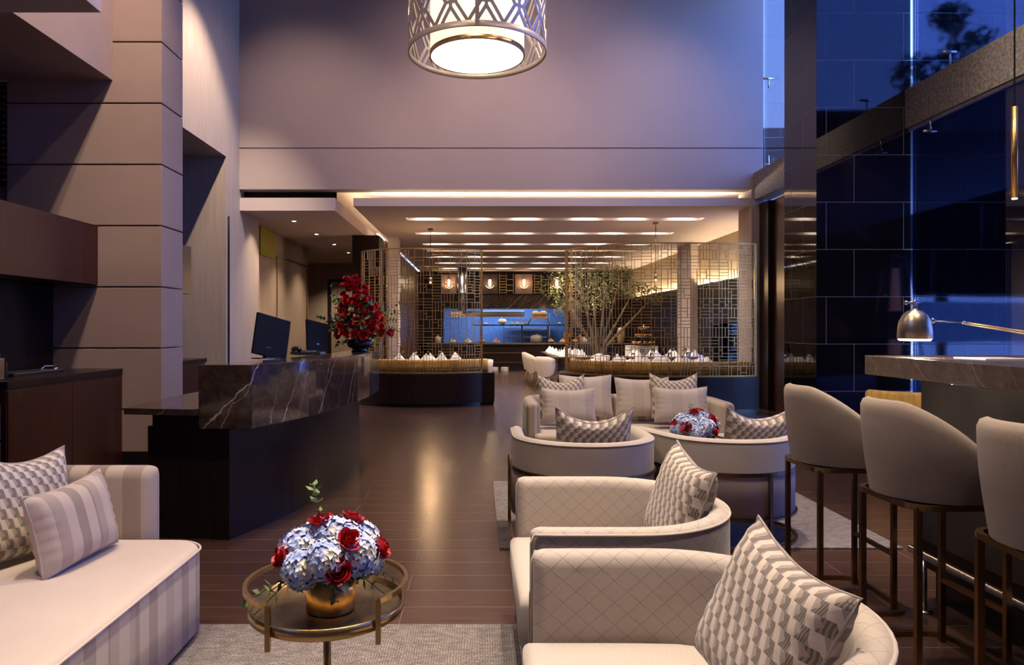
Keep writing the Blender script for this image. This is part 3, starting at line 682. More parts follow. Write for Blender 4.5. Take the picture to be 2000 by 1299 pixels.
# ================================================================== FLOWERS
def petal_grid(mb, base, out, up, w, h, curl, k=3):
    side = out.cross(up).normalized()
    def fn(u, v):
        x = (u-0.5)*w*1.25*math.sin(PI*(0.22+0.60*v))**0.7; bend = ((u-0.5)*2)**2
        return base + side*x + up*(h*v*(1-0.22*bend*v)) + out*(curl*v*v*h + 0.10*w - bend*w*0.25*(1-0.4*v))
    mb.grid(k, k, fn)
def rose_mesh(rad_=0.03, rnd=None, mb=None):
    mb = mb or MB(); rnd = rnd or R; z = Vector((0,0,1)); s = rad_
    for (n, r0, h, w, curl) in ((3, 0.10, 1.15, 0.75, -0.10), (4, 0.28, 1.15, 0.95, 0.05), (5, 0.45, 1.08, 1.1, 0.25), (6, 0.60, 0.92, 1.2, 0.55)):
        off = rnd.uniform(0, 6)
        for i in range(n):
            a = off+2*PI*i/n; o = Vector((math.cos(a), math.sin(a), 0))
            petal_grid(mb, o*r0*s, o, z, w*s, h*s*rnd.uniform(0.93, 1.05), curl, 3)
    return mb
def orient(o, loc, d, spin=0.0):
    q = Vector(d).to_track_quat('Z', 'Y') @ Matrix.Rotation(spin, 3, 'Z').to_quaternion()
    o.location = loc; o.rotation_mode = 'QUATERNION'; o.rotation_quaternion = q
def hyd_head(r, rnd, n=120, pet=0.011):
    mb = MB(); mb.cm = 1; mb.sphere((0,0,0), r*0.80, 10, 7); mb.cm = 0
    for i in range(n):
        ph = math.acos(1-2*(i+0.5)/n); th = PI*(1+5**0.5)*i
        d = Vector((math.sin(ph)*math.cos(th), math.sin(ph)*math.sin(th), math.cos(ph))); p = d*r*rnd.uniform(0.84, 1.08)
        a = d.orthogonal().normalized(); b = d.cross(a); sp = rnd.uniform(0, 1.5)
        for k in range(4):
            t = sp+k*PI/2; e = a*math.cos(t)+b*math.sin(t); f = a*math.cos(t+0.75)+b*math.sin(t+0.75); g = a*math.cos(t-0.75)+b*math.sin(t-0.75)
            l = pet*rnd.uniform(0.85, 1.2)
            mb.add([p, p+g*l*0.75+d*l*0.15, p+e*l*1.25+d*l*rnd.uniform(0.0, 0.5), p+f*l*0.75+d*l*0.15], [(0,1,2,3)], False)
    return mb
def sprig(mb_stem, mb_leaf, p0, p1, n, size, rnd):
    p0 = Vector(p0); p1 = Vector(p1); mid = (p0+p1)/2+Vector((0,0,0.02)); pts = [p0, mid, p1]
    mb_stem.tube(pts, 0.0015, 5)
    for i in range(n):
        t = 0.25+0.75*i/max(1, n-1); p = p0.lerp(mid, t*2) if t < .5 else mid.lerp(p1, t*2-1)
        ax = (p1-p0).normalized(); sd = ax.cross(Vector((rnd.uniform(-1,1), rnd.uniform(-1,1), rnd.uniform(-1,1)))).normalized()
        for s_ in (1, -1):
            d = (sd*s_+ax*0.6).normalized(); l = size*rnd.uniform(.7, 1.2); w = d.cross(ax).normalized()*l*0.32
            mb_leaf.add([p, p+d*l*.45+w, p+d*l, p+d*l*.45-w], [(0,1,2,3)])
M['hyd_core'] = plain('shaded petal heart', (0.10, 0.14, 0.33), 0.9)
def bouquet(label, loc, R_=0.165, pot_r=0.072, pot_h=0.108, seed=1, rz=0.0, pot=True, roses=None):
    rnd = random.Random(seed); t = thing('flower_arrangement', label, 'flower arrangement', loc, rz)
    m = MB(); m.lathe([(0.001, 0.0), (pot_r*0.97, 0.0), (pot_r, 0.004), (pot_r, pot_h), (pot_r-0.004, pot_h), (pot_r-0.005, pot_h-0.02), (0.001, pot_h-0.02)], 40)
    m.build('pot', M['gold'], t)
    cz = pot_h+0.035
    m = MB(); m.lathe([(0.001, 0), (0.05, 0.0), (0.10, 0.03), (0.08, 0.09), (0.001, 0.11)], 14, c=(0, 0, pot_h-0.01)); m.build('foliage_base', M['leaf'], t)
    heads = [(0, 0, 0.115, 0.075), (-0.10, -0.03, 0.06, 0.078), (0.10, -0.05, 0.05, 0.078), (0.01, -0.11, 0.05, 0.072), (-0.06, 0.09, 0.06, 0.075), (0.09, 0.08, 0.06, 0.075), (-0.08, -0.10, 0.0, 0.066), (0.125, 0.02, 0.0, 0.062), (-0.14, 0.04, -0.005, 0.06), (0.06, -0.02, 0.11, 0.06)]
    k = R_/0.165
    for (x, y, z, r) in heads:
        o = hyd_head(r*k*0.85, rnd, 170, 0.0105*k).build('hydrangea_head', [M['hyd'], M['hyd_core']], t); o.location = (x*k*0.80, y*k*0.80, cz+z*k*0.60)
    rs = roses or [(-0.155, -0.085, 0.05), (0.055, -0.155, 0.015), (0.085, -0.10, 0.12), (-0.03, -0.02, 0.175), (0.07, 0.05, 0.165), (0.185, 0.0, 0.05), (-0.16, 0.06, 0.05), (0.02, 0.15, 0.08)]
    for (x, y, z) in rs:
        o = rose_mesh(0.032*k, rnd).build('rose', M['rose'], t); d = Vector((x, y, z+0.02)); d = d.normalized()
        orient(o, Vector((x*k*0.80, y*k*0.80, cz+z*k*0.66))-d*0.012*k, d)
    for q in [((-0.06,-0.05,pot_h), (-0.22,-0.06,pot_h-0.06)), ((0.02,-0.07,pot_h), (0.03,-0.10,pot_h-0.045)), ((-0.03,0,cz+.1), (-0.05,0.0,cz+.22)), ((0.06,0.04,pot_h), (0.20,0.06,pot_h-0.05)), ((0.05,-0.04,pot_h), (0.17,-0.03,pot_h-0.06)), ((-0.06,0,pot_h), (-0.19,-0.12,pot_h-0.08)), ((-0.05,-0.06,pot_h), (-0.15,-0.10,pot_h-0.02))]:
        a, b = MB(), MB(); sprig(a, b, Vector(q[0]), Vector(q[1]), 5, 0.032*k, rnd)
        st = a.build('stem', M['leaf'], t); tag(b.build('leaves', M['leaf_pale'], st), kind='stuff')
    return t

# ================================================================== SIDE TABLE
def side_table(label, loc, h=0.55, r=0.225, rz=0):
    t = thing('side_table', label, 'side table', loc, rz)
    m = MB(); m.lathe([(0.001, h-0.012), (r, h-0.012), (r+0.004, h-0.008), (r+0.004, h+0.022), (r-0.002, h+0.022), (r-0.004, h), (0.001, h)], 56)
    tr = m.build('tray', M['brass'], t)
    m = MB(); m.lathe([(0.001, h+0.0005), (r-0.006, h+0.0015), (r-0.008, h+0.002), (0.001, h+0.002)], 48); m.build('tray_surface', M['mirror_top'], tr)
    for a0 in (138, -42):
        hp = [((r+0.012)*math.cos(rad(a0+u)), (r+0.012)*math.sin(rad(a0+u)), h+0.075) for u in range(0, 103, 6)]
        m = MB(); m.tube(hp, 0, flat=(0.012, 0.014)); hr = m.build('handle_rail', M['brass'], t)
        for e in (hp[0], hp[-1]):
            m = MB(); m.box((e[0]-0.007, e[1]-0.007, h-0.045), (e[0]+0.007, e[1]+0.007, h+0.08)); m.build('handle_post', M['brass'], hr)
    m = MB(); m.lathe([(0.012, 0.02), (0.012, h-0.012)], 16); m.build('stem', M['brass'], t)
    m = MB(); m.lathe([(0.001, 0.0), (0.15, 0.0), (0.15, 0.008), (0.02, 0.02), (0.001, 0.02)], 40); m.build('base', M['brass'], t)
    return t
M['mirror_top'] = plain('tarnished brass tray', (0.22, 0.17, 0.11), 0.32, 0.9, var=0.35, scale=9)
side_table('round brass tray table with raised handles in the foreground, holding the blue bouquet', (-0.452, 2.13, 0.013))
bouquet('blue hydrangeas and red roses in a gold pot on the foreground tray table', (-0.435, 2.10, 0.5665), seed=4)
side_table('low brass tray table half hidden between the two far tub chairs', (1.73, 5.62, 0.013), h=0.43)
bouquet('blue hydrangeas and red roses standing behind the far right tub chair', (1.73, 5.60, 0.4465), R_=0.2, seed=11, rz=0.4)

# ================================================================== TUB CHAIRS
def tub_chair(label, loc, rz, fabric='diamond'):
    t = thing('tub_chair', label, 'armchair', loc, rz, 'cream tub armchairs of the lounge')
    path = [(-0.415, 0.41), (-0.42, 0.30), (-0.42, 0.2), (-0.42, 0.1)] + arc(0, 0.035, 0.42, 180, 360, 28, 0.405) + [(0.42, 0.1), (0.42, 0.2), (0.42, 0.30), (0.415, 0.41)]
    sec = [(-0.04, 0.19), (-0.04, 0.45), (-0.04, 0.64), (-0.034, 0.668), (-0.018, 0.682), (0.004, 0.687), (0.024, 0.683), (0.037, 0.672), (0.041, 0.655), (0.042, 0.62), (0.042, 0.45), (0.041, 0.19)]
    m = MB(); m.sweep(path, sec, 0.04); bk = m.build('backrest', M[fabric], t)
    pp = [Vector((p[0], p[1])) for p in path]; pipe = []
    for i, p in enumerate(pp):
        tg = (pp[min(i+1, len(pp)-1)]-pp[max(i-1, 0)]).normalized(); n = Vector((tg.y, -tg.x)); q = p+n*0.041
        pipe.append((q.x, q.y - (0.012 if i in (0, len(pp)-1) else 0), 0.668))
    pipe = [(pipe[0][0]+0.004, pipe[0][1]+0.01, 0.2), (pipe[0][0]+0.004, pipe[0][1]+0.01, 0.64)] + pipe + [(pipe[-1][0]-0.004, pipe[-1][1]+0.01, 0.64), (pipe[-1][0]-0.004, pipe[-1][1]+0.01, 0.2)]
    m = MB(); m.tube(pipe, 0.0055, 7); m.build('piping', M['cream_fabric'], bk)
    inner = [(-0.375, 0.43), (-0.375, 0.1)] + arc(0, 0.035, 0.375, 190, 350, 20, 0.36) + [(0.375, 0.1), (0.375, 0.43)]
    inner = [(-0.376, 0.445)] + inner[1:-1] + [(0.376, 0.445)]
    m = MB(); m.rprism(inner, 0.25, 0.425, 0.04); m.build('seat', M['cream_fabric'], t)
    m = MB(); m.prism([(x*0.97, y*0.97+0.005) for x, y in inner], 0.195, 0.252); m.build('seat_base', M['cream_fabric'], t)
    def off(dn, z, trim=0):
        out = []
        for i, p in enumerate(pp[trim:len(pp)-trim] if trim else pp):
            j = i+trim; tg = (pp[min(j+1, len(pp)-1)]-pp[max(j-1, 0)]).normalized(); n = Vector((tg.y, -tg.x)); q = p+n*dn; out.append((q.x, q.y, z))
        return out
    m = MB(); m.tube(off(0.049, 0.47), 0, flat=(0.012, 0.022)); m.build('upper_rail', M['bronze'], t)
    m = MB(); m.tube(off(0.046, 0.185), 0, flat=(0.02, 0.014)); m.build('lower_rail', M['bronze'], t)
    m = MB(); m.tube(off(0.049, 0.008), 0, flat=(0.02, 0.016)); m.build('floor_rail', M['bronze'], t)
    for (x, y) in ((-0.469, 0.41), (0.469, 0.41), (0, -0.425)):
        m = MB(); m.box((x-0.011, y-0.008, 0.0), (x+0.011, y+0.008, 0.475)); m.build('leg', M['bronze'], t)
    return t
tub_chair('cream diamond fabric tub chair nearest the camera, cropped by the picture edge', (0.585, 1.81, 0.0132), rad(90))
tub_chair('cream diamond fabric tub chair directly behind the nearest tub chair', (0.597, 2.90, 0.0132), rad(90))
tub_chair('cream tub chair with bronze rail seen from behind, standing nearer the reception desk', (0.70, 4.66, 0.0132), 0, 'cream_fabric')
tub_chair('cream tub chair with bronze rail seen from behind, standing beside the bar stools', (1.69, 4.80, 0.0132), rad(19), 'cream_fabric')

# ================================================================== CUSHIONS
def cushion(name, label, w, h, th, mat, loc, yaw, tilt, roll=0.0, chop=0.05, group=None, seed=0, pinch=0.07):
    """stands on its lower edge at loc; front faces local -y; tilt leans the top towards +y"""
    rnd = random.Random(seed); ph = [rnd.uniform(0, 6) for _ in range(4)]
    def fn_(side):
        def fn(u, v):
            a = u*2-1; b = v*2-1
            x = a*w/2*(1-pinch*(1-b*b)*abs(a)); z = b*h/2*(1-pinch*(1-a*a)*abs(b))
            if b > 0: z -= chop*h*b*b*(1-a*a)**1.2
            prof = max(0.0, (1-a**4)*(1-b**4))**0.55 + 0.015*math.sin(9*a+ph[0])*math.sin(7*b+ph[1])*(1-a*a)*(1-b*b)
            wr = 0.035*math.sin(22*b+3*a+ph[2])*max(0, abs(a)-0.55)*(1-b*b)*2.0
            y = side*(th/2*prof+wr*th) + chop*th*0.6*b*(1-a*a)
            return Vector((x, y, z+h/2))
        return fn
    t = thing(name, label, 'cushion', loc, 0, group); rotz = Matrix.Rotation(yaw, 4, 'Z') @ Matrix.Rotation(-tilt, 4, 'X') @ Matrix.Rotation(roll, 4, 'Y')
    t.rotation_euler = rotz.to_euler()
    m = MB(); m.grid(22, 22, fn_(-1)); m.grid(22, 22, fn_(1), flip=True); cv = m.build('cover', mat, t)
    ed = []
    for a in [i/14*2-1 for i in range(15)]: ed.append(fn_(0)((a+1)/2, 0))
    for b in [i/14*2-1 for i in range(1, 15)]: ed.append(fn_(0)(1, (b+1)/2))
    for a in [1-i/14*2 for i in range(1, 15)]: ed.append(fn_(0)((a+1)/2, 1))
    for b in [1-i/14*2 for i in range(1, 14)]: ed.append(fn_(0)(0, (b+1)/2))
    m = MB(); m.tube(ed, 0.004, 6, closed=True); m.build('seam', mat, cv)
    return t
# yaw: rotation of the cushion's front (-y): -90 deg makes it face -x ... +90 deg makes it face +x
GB = 'block patterned cushions'
cushion('patterned_cushion', 'block patterned cushion leaning in the nearest tub chair', 0.445, 0.42, 0.16, M['blocks'], (0.65, 1.80, 0.455), rad(-80), rad(22), rad(9), 0.06, GB, 1)
cushion('patterned_cushion', 'block patterned cushion in the second tub chair from the camera', 0.44, 0.44, 0.15, M['blocks'], (0.78, 2.98, 0.45), rad(-84), rad(16), rad(8), 0.05, GB, 2)
cushion('patterned_cushion', 'dented block patterned cushion in the tub chair nearer the reception desk', 0.50, 0.47, 0.15, M['blocks'], (0.745, 4.62, 0.445), rad(180), rad(16), 0, 0.20, GB, 3)
cushion('patterned_cushion', 'dented block patterned cushion in the tub chair beside the bar stools', 0.50, 0.46, 0.15, M['blocks'], (1.83, 4.72, 0.445), rad(190), rad(16), 0, 0.17, GB, 4)

# ================================================================== FOREGROUND SOFA
t = thing('striped_sofa', 'large pale striped sofa in the foreground with a low rounded arm', 'sofa', (-1.75, 2.0, 0.013))
T0 = Vector((-1.75, 2.0, 0.0))
def rel(pts): return [(x+1.75, y-2.0) for x, y in pts]
seat = [(-2.55, 0.2), (-1.25, 0.2), (-1.24, 1.2), (-1.24, 2.4), (-1.245, 3.05)] + arc(-1.40, 3.14, 0.155, 5, 85, 8) + [(-1.55, 3.30), (-2.55, 3.30)]
m = MB(); m.rprism(rel(seat), 0.035, 0.405, 0.035); o = m.build('seat', [M['sofaY'], M['sofa_top']], t)
for p in o.data.polygons:
    if p.center.z > 0.385: p.material_index = 1
m = MB(); m.tube([(x+1.75+(0.004 if x > -1.5 else 0), y-2.0, 0.392) for x, y in seat[1:-1]], 0.005, 6); m.build('piping', M['sofa_top'], t)
arm = [(-1.53, 3.385), (-1.7, 3.385), (-2.0, 3.385)] + arc(-2.05, 3.135, 0.25, 90, 180, 10) + [(-2.30, 2.9), (-2.30, 2.0), (-2.30, 1.2), (-2.30, 0.2)]
sec = [(-0.07, 0.03), (-0.07, 0.40), (-0.07, 0.675), (-0.06, 0.705), (-0.03, 0.725), (0.0, 0.728), (0.035, 0.722), (0.062, 0.702), (0.07, 0.67), (0.07, 0.4), (0.07, 0.03)]
m = MB(); m.sweep(rel(arm), sec, 0.07); m.build('arm_and_back', M['sofaX'], t)
cushion('striped_cushion', 'grey and cream striped lumbar cushion at the front of the near sofa', 0.46, 0.34, 0.15, M['stripe_cushion'], (-1.655, 2.97, 0.42), rad(82), rad(13), rad(-3), 0.02, None, 5)
cushion('patterned_cushion', 'block patterned cushion behind the striped cushion on the near sofa', 0.47, 0.47, 0.15, M['blocks'], (-1.91, 3.00, 0.42), rad(72), rad(15), rad(6), 0.10, GB, 6)
cushion('striped_cushion', 'plain beige cushion at the picture edge behind the patterned cushion', 0.46, 0.46, 0.11, M['stripe_cushion2'], (-2.09, 2.66, 0.42), rad(84), rad(6), rad(4), 0.08, None, 7)

# ================================================================== FAR SOFA
t = thing('striped_sofa', 'curved striped sofa facing the camera in front of the dark planter base', 'sofa', (1.53, 7.4, -0.055))
def relf(pts): return [(x-1.53, y-7.4) for x, y in pts]
path = [(0.56, 7.0), (0.56, 7.2), (0.56, 7.4)] + arc(0.86, 7.62, 0.30, 180, 90, 8) + [(1.2, 7.93), (1.53, 7.94), (1.9, 7.93)] + arc(2.17, 7.60, 0.33, 90, 0, 8) + [(2.50, 7.35), (2.50, 7.2), (2.50, 7.0)]
path = path[::-1]
secf = [(-0.07, 0.06), (-0.07, 0.4), (-0.07, 0.66), (-0.06, 0.69), (-0.03, 0.708), (0.0, 0.71), (0.035, 0.705), (0.062, 0.69), (0.07, 0.66), (0.07, 0.4), (0.07, 0.06)]
secf = [(-a, z) for a, z in secf][::-1]
m = MB(); m.sweep(relf(path), secf, 0.07); m.build('arm_and_back', M['sofaX'], t)
m = MB(); m.rprism(relf([(0.60, 6.86), (2.46, 6.86), (2.49, 7.0), (2.43, 7.0), (2.43, 7.6), (2.2, 7.86), (0.85, 7.86), (0.63, 7.6), (0.63, 7.0), (0.57, 7.0)]), 0.06, 0.415, 0.04); m.build('seat', M['sofa_top'], t)
def fc(label, w, h, mat, x, y, tilt, chop, seed, name='striped_cushion', yaw=0, th=0.15, g=None): cushion(name, label, w, h, th, mat, (x, y, 0.43), rad(yaw), rad(tilt), 0, chop, g, seed)
fc('tall grey striped back cushion left of centre on the far sofa', 0.58, 0.47, M['stripe_cushion2'], 1.18, 7.62, 14, 0.03, 21)
fc('tall taupe back cushion right of centre on the far sofa', 0.60, 0.44, M['stripe_cushion2'], 1.80, 7.64, 14, 0.04, 22)
fc('block patterned cushion standing highest at the left end of the far sofa', 0.50, 0.48, M['blocks'], 0.90, 7.50, 12, 0.16, 23, 'patterned_cushion', g=GB)
fc('block patterned cushion standing highest at the right end of the far sofa', 0.52, 0.49, M['blocks'], 2.12, 7.54, 12, 0.14, 24, 'patterned_cushion', g=GB)
fc('low striped lumbar cushion in front at the left end of the far sofa', 0.56, 0.36, M['stripe_cushion2'], 0.94, 7.22, 14, 0.05, 25)
fc('low striped lumbar cushion in front at the right end of the far sofa', 0.57, 0.37, M['stripe_cushion2'], 2.10, 7.24, 14, 0.05, 26)

# ================================================================== RUGS
def rug(label, x0, x1, y0, y1):
    m = MB(); m.box((x0, y0, 0), (x1, y1, 0.0125)); o = m.build('rug', M['rug'], None, 0.004); tag(o, label, 'rug')
rug('grey woven rug under the foreground sofa and tray table', -2.9, 1.02, 0.3, 3.31)
rug('grey woven rug under the two far tub chairs', 0.14, 2.69, 4.46, 6.40)

# ================================================================== RECEPTION DESK
t = thing('reception_desk', 'curved reception desk of dark veined marble on a black wood base', 'reception desk', (-1.6, 5.5, 0))
def rd(pts): return [(x+1.6, y-5.5) for x, y in pts]
front = smooth_path([(-1.455, 4.56), (-1.24, 5.2), (-1.10, 5.9), (-1.03, 6.6), (-1.02, 7.35)], 6)
back = smooth_path([(-1.37, 7.45), (-1.38, 6.6), (-1.46, 5.9), (-1.60, 5.2), (-1.80, 4.56)], 6)
m = MB(); m.prism(rd(front+back), 0.745, 1.16); m.build('marble_counter', M['marble'], t, 0.004)
bf = smooth_path([(-1.632, 4.655), (-1.40, 5.35), (-1.27, 6.1), (-1.23, 6.8), (-1.24, 7.43)], 6)
bb = [(-1.9, 7.43), (-2.14, 6.6), (-2.2, 4.72)]
m = MB(); m.prism(rd(bf+bb), 0.0, 0.743); m.build('base', M['wood_dark'], t)
m = MB(); m.prism(rd([(-2.30, 4.60), (-1.82, 4.53)]+smooth_path([(-1.80, 4.56), (-1.62, 5.2), (-1.48, 5.9), (-1.40, 6.6), (-1.39, 7.4)], 5)+[(-2.05, 7.4), (-2.25, 6.2), (-2.33, 5.3)]), 0.835, 0.875); m.build('lower_counter', M['marble'], t)
m = MB(); m.prism(rd([(-2.16, 4.70), (-1.84, 4.66), (-1.75, 5.4), (-1.6, 7.3), (-2.0, 7.3), (-2.16, 6.0)]), 0.743, 0.834); m.build('riser', M['wood_dark'], t)
def monitor(label, loc, yaw, w=0.37, h=0.33, roll=0):
    t = thing('computer_monitor', label, 'computer monitor', loc, yaw)
    m = MB(); m.box((-w/2, -0.012, 0.012), (w/2, 0.012, h)); o = m.build('screen', M['screenblack'], t, 0.004); o.rotation_euler = (rad(-9), rad(roll), 0)
    m = MB(); m.box((-w/2+0.012, 0.0125, 0.03), (w/2-0.012, 0.0135, h-0.02)); o = m.build('display', M['black'], t); o.rotation_euler = (rad(-9), rad(roll), 0)
    m = MB(); m.box((-0.02, 0.0, 0.0), (0.02, 0.05, 0.09)); m.build('stand', M['black'], t)
    m = MB(); m.box((-0.09, -0.02, 0.0), (0.09, 0.10, 0.008)); m.build('foot', M['black'], t)
    return t
monitor('slim dark monitor seen from behind on the near end of the marble desk', (-1.60, 5.42, 1.162), rad(48), 0.30, 0.335, 14)
monitor('thin dark monitor seen edge on, farther along the marble desk near the red flowers', (-1.50, 6.66, 1.162), rad(66), 0.32, 0.30, 8)
t = thing('desk_telephone', 'black desk telephone lying on the marble desk between the two monitors', 'telephone', (-1.52, 6.25, 1.162), rad(30))
m = MB(); m.box((-0.11, -0.09, 0), (0.11, 0.09, 0.03)); m.build('body', M['black'], t, 0.006)
m = MB(); m.tube([(-0.08, -0.1, 0.045), (-0.08, -0.05, 0.055), (-0.08, 0.05, 0.055), (-0.08, 0.1, 0.045)], 0.02, 8); m.build('handset', M['black'], t)
m = MB()
for i in range(4):
    for j in range(3): m.box((-0.02+j*0.035, -0.06+i*0.035, 0.03), (0.004+j*0.035, -0.038+i*0.035, 0.036))
m.build('keypad', M['chrome'], t)

# red rose arrangement
rnd = random.Random(12)
t = thing('flower_arrangement', 'tall cascading arrangement of red roses in a black bowl on the desk', 'flower arrangement', (-1.17, 7.05, 1.161))
m = MB(); m.lathe([(0.001, 0), (0.08, 0), (0.085, 0.01), (0.06, 0.025), (0.12, 0.05), (0.135, 0.09), (0.115, 0.12), (0.105, 0.12), (0.001, 0.10)], 28); m.build('bowl', M['black'], t)
rm = rose_mesh(0.038, rnd).build('rose', M['rose'], t); first = True
pts = []
tries = 0
while len(pts) < 50 and tries < 9000:
    tries += 1
    z = rnd.uniform(0.16, 0.74); f = (0.74-z)/0.58
    cx = -0.09 + 0.16*f; hw = 0.05+0.19*f**0.8
    x = cx+rnd.uniform(-hw, hw*1.05); 
    if z < 0.32 and x < -0.04 and rnd.random() < 0.75: continue
    e = 1-((x-cx)/hw)**2; y = -(0.05+0.20*f)*math.sqrt(max(0, e))*rnd.uniform(0.85, 1.05)
    p = Vector((x, y, z))
    if all((p-q).length > 0.053 for q in pts): pts.append(p)
for (x, y, z) in ((-0.17, -0.10, 0.27), (-0.13, -0.16, 0.20), (-0.19, -0.08, 0.17), (-0.12, -0.12, 0.37), (-0.14, -0.05, 0.50)): pts.append(Vector((x, y, z)))
for i, p in enumerate(pts):
    o = rm if i == 0 else rm.copy()
    if i: COL.objects.link(o); o.parent = t
    d = Vector((p.x*0.9+rnd.uniform(-.2,.2), p.y*1.6-0.12, (p.z-0.35)*0.8+rnd.uniform(0, .25))).normalized(); orient(o, p, d, rnd.uniform(0, 6)); s_ = rnd.uniform(0.85, 1.1); o.scale = (s_,)*3
a, b = MB(), MB()
for i in range(46):
    th = rnd.uniform(0, 2*PI); z0 = rnd.uniform(0.1, 0.5); L_ = rnd.uniform(0.12, 0.24)
    c = Vector((0.02-0.1*z0, -0.02, z0)); d = Vector((math.cos(th), math.sin(th)*0.7, rnd.uniform(-0.3, 0.5))).normalized()
    sprig(a, b, c, c+d*L_, 7, 0.052, rnd)
for i in range(14): sprig(a, b, (-0.08, 0.02, rnd.uniform(0.15, 0.5)), (-0.25+rnd.uniform(-.03, .05), -0.02+rnd.uniform(-.1, .1), rnd.uniform(0.15, 0.68)), 7, 0.05, rnd)
sprig(a, b, (-0.08, -0.03, 0.22), (-0.40, -0.05, 0.34), 8, 0.055, rnd)
for i in range(4): sprig(a, b, (0.15, -0.03, 0.2+i*0.04), (0.36+0.02*i, 0.02, 0.22+i*0.09), 7, 0.05, rnd)
leaf_cloud(b, (0.0, -0.06, 0.30), 0.2, 520, 0.06, rnd, 1.1)
tag(a.build('stems', M['leaf'], t), kind='stuff'); tag(b.build('foliage', M['leaf'], t), kind='stuff')

# ================================================================== BACK COUNTERS ON THE LEFT
t = thing('back_counter_cabinet', 'red brown wood back counter cabinet with black top in front of the column', 'cabinet', (-3.8, 6.0, 0))
m = MB(); m.box((-0.27, -0.77, 0.0), (0.31, 0.925, 0.945)); m.build('body', M['wood_red'], t)
for y0, y1 in ((-0.76, 0.07), (0.075, 0.92)):
    m = MB(); m.box((0.31, y0, 0.06), (0.322, y1, 0.93)); m.build('door_panel', M['wood_red'], t, 0.002)
m = MB(); m.box((-0.27, -0.77, 0.945), (0.325, 0.93, 1.0)); m.build('top', M['wood_dark'], t, 0.003)
t = thing('wall_cabinet', 'long dark red wood cabinet hung on the niche wall over the back counter', 'wall cabinet', (-3.85, 5.6, 1.8))
m = MB(); m.box((-0.22, -1.5, 0.02), (0.12, 1.33, 0.6)); m.build('body', M['wood_red'], t)
for y0, y1 in ((-1.5, -0.25), (-0.24, 1.33)):
    m = MB(); m.box((0.12, y0, 0.02), (0.13, y1, 0.6)); m.build('door_panel', M['wood_red'], t, 0.002)
t = thing('wall_cabinet', 'small dark wood wall cabinet glimpsed just behind the stone clad column', 'wall cabinet', (-3.8, 8.2, 1.82))
m = MB(); m.box((-0.3, -0.7, 0), (0.18, 0.72, 0.6)); m.build('body', M['wood_mid'], t)
m = MB(); m.box((0.18, -0.7, 0), (0.19, 0.72, 0.6)); m.build('door_panel', M['wood_mid'], t, 0.002)
t = thing('back_counter_cabinet', 'red brown wood counter cabinet glimpsed behind the column beside the desk', 'cabinet', (-3.9, 8.5, 0))
m = MB(); m.box((-0.24, -1.0, 0), (0.20, 1.1, 0.93)); m.build('body', M['wood_red'], t)
m = MB(); m.box((-0.24, -1.0, 0.93), (0.22, 1.12, 0.985)); m.build('top', M['wood_dark'], t)
t = thing('serving_tray', 'long black and silver tray with a wire handle on the back counter', 'tray', (-3.83, 6.05, 1.0))
m = MB(); m.box((-0.13, -0.36, 0), (0.10, 0.33, 0.022)); m.build('tray_base', M['black'], t)
m = MB(); m.box((-0.13, -0.36, 0.022), (0.10, 0.33, 0.03)); m.build('tray_rim', M['chrome'], t)
m = MB(); m.tube([(-0.06, 0.25, 0.03), (-0.06, 0.31, 0.055), (0.06, 0.36, 0.055), (0.06, 0.25, 0.03)], 0.005, 6); m.build('handle', M['chrome'], t)
t = thing('coffee_machine', 'small dark and silver appliance at the edge of the back counter', 'appliance', (-3.69, 5.33, 1.0))
m = MB(); m.box((-0.09, -0.09, 0), (0.09, 0.06, 0.17)); m.build('body', M['chrome'], t, 0.01)
m = MB(); m.box((-0.08, 0.061, 0.01), (0.09, 0.09, 0.14)); m.build('side_panel', M['black'], t, 0.005)
m = MB(); m.box((-0.09, -0.09, 0.17), (0.07, 0.05, 0.21)); m.build('lid', M['black'], t, 0.01)
t = thing('drawer_cabinet', 'blue black metal drawer cabinet at the left picture edge', 'cabinet', (-3.85, 4.85, 0))
m = MB(); m.box((-0.3, -0.4, 0), (0.34, 0.35, 0.86)); m.build('body', M['black'], t)
nb = plain('navy metal', (0.02, 0.025, 0.05), 0.35)
for k in range(3):
    m = MB(); m.box((0.34, -0.39, 0.04+k*0.27), (0.352, 0.34, 0.29+k*0.27)); o = m.build('drawer', nb, t, 0.003)

# ================================================================== BAR COUNTER
t = thing('bar_counter', 'tall bar with a thick grey brown stone top and dark base', 'bar counter', (2.7, 2.2, 0))
m = MB(); m.box((-0.60, -2.6, 1.148), (0.75, 1.63, 1.25)); bt = m.build('stone_top', M['stone_bar'], t, 0.004)
m = MB(); m.box((-0.38, -2.4, 0.16), (0.45, 1.49, 1.147)); m.build('base', M['black_matte'] if 'black_matte' in M else M['wood_dark'], t)
m = MB(); m.box((-0.384, -2.38, 0.30), (-0.38, 1.485, 1.14)); m.build('front_panel', plain('dark grey bar panel', (0.045, 0.038, 0.035), 0.3), t)
m = MB(); m.box((-0.33, -2.4, 0.0), (0.40, 1.45, 0.16)); m.build('plinth', M['black'], t)
for y in (1.28, 0.98):
    m = MB(); m.lathe([(0.001, -0.004), (0.02, -0.004), (0.022, 0)], 12, c=(-0.545, y, 1.148)); o = m.build('puck_light', M['bulb'], bt)
t = thing('foot_rail', 'polished steel foot rail running along the foot of the bar', 'foot rail', (2.2, 2.2, 0))
m = MB(); m.tube([(0, -2.4, 0.28), (0, 1.38, 0.28)], 0.021, 12); m.build('rail', M['chrome'], t)
for y in (1.28, 0.1, -1.1):
    m = MB(); m.tube([(0.0, y, 0.0), (0.0, y, 0.265)], 0.014, 10); m.lathe([(0.04, 0.0), (0.04, 0.008), (0.014, 0.014)], 14, c=(0, y, 0)); m.build('support_post', M['chrome'], t)
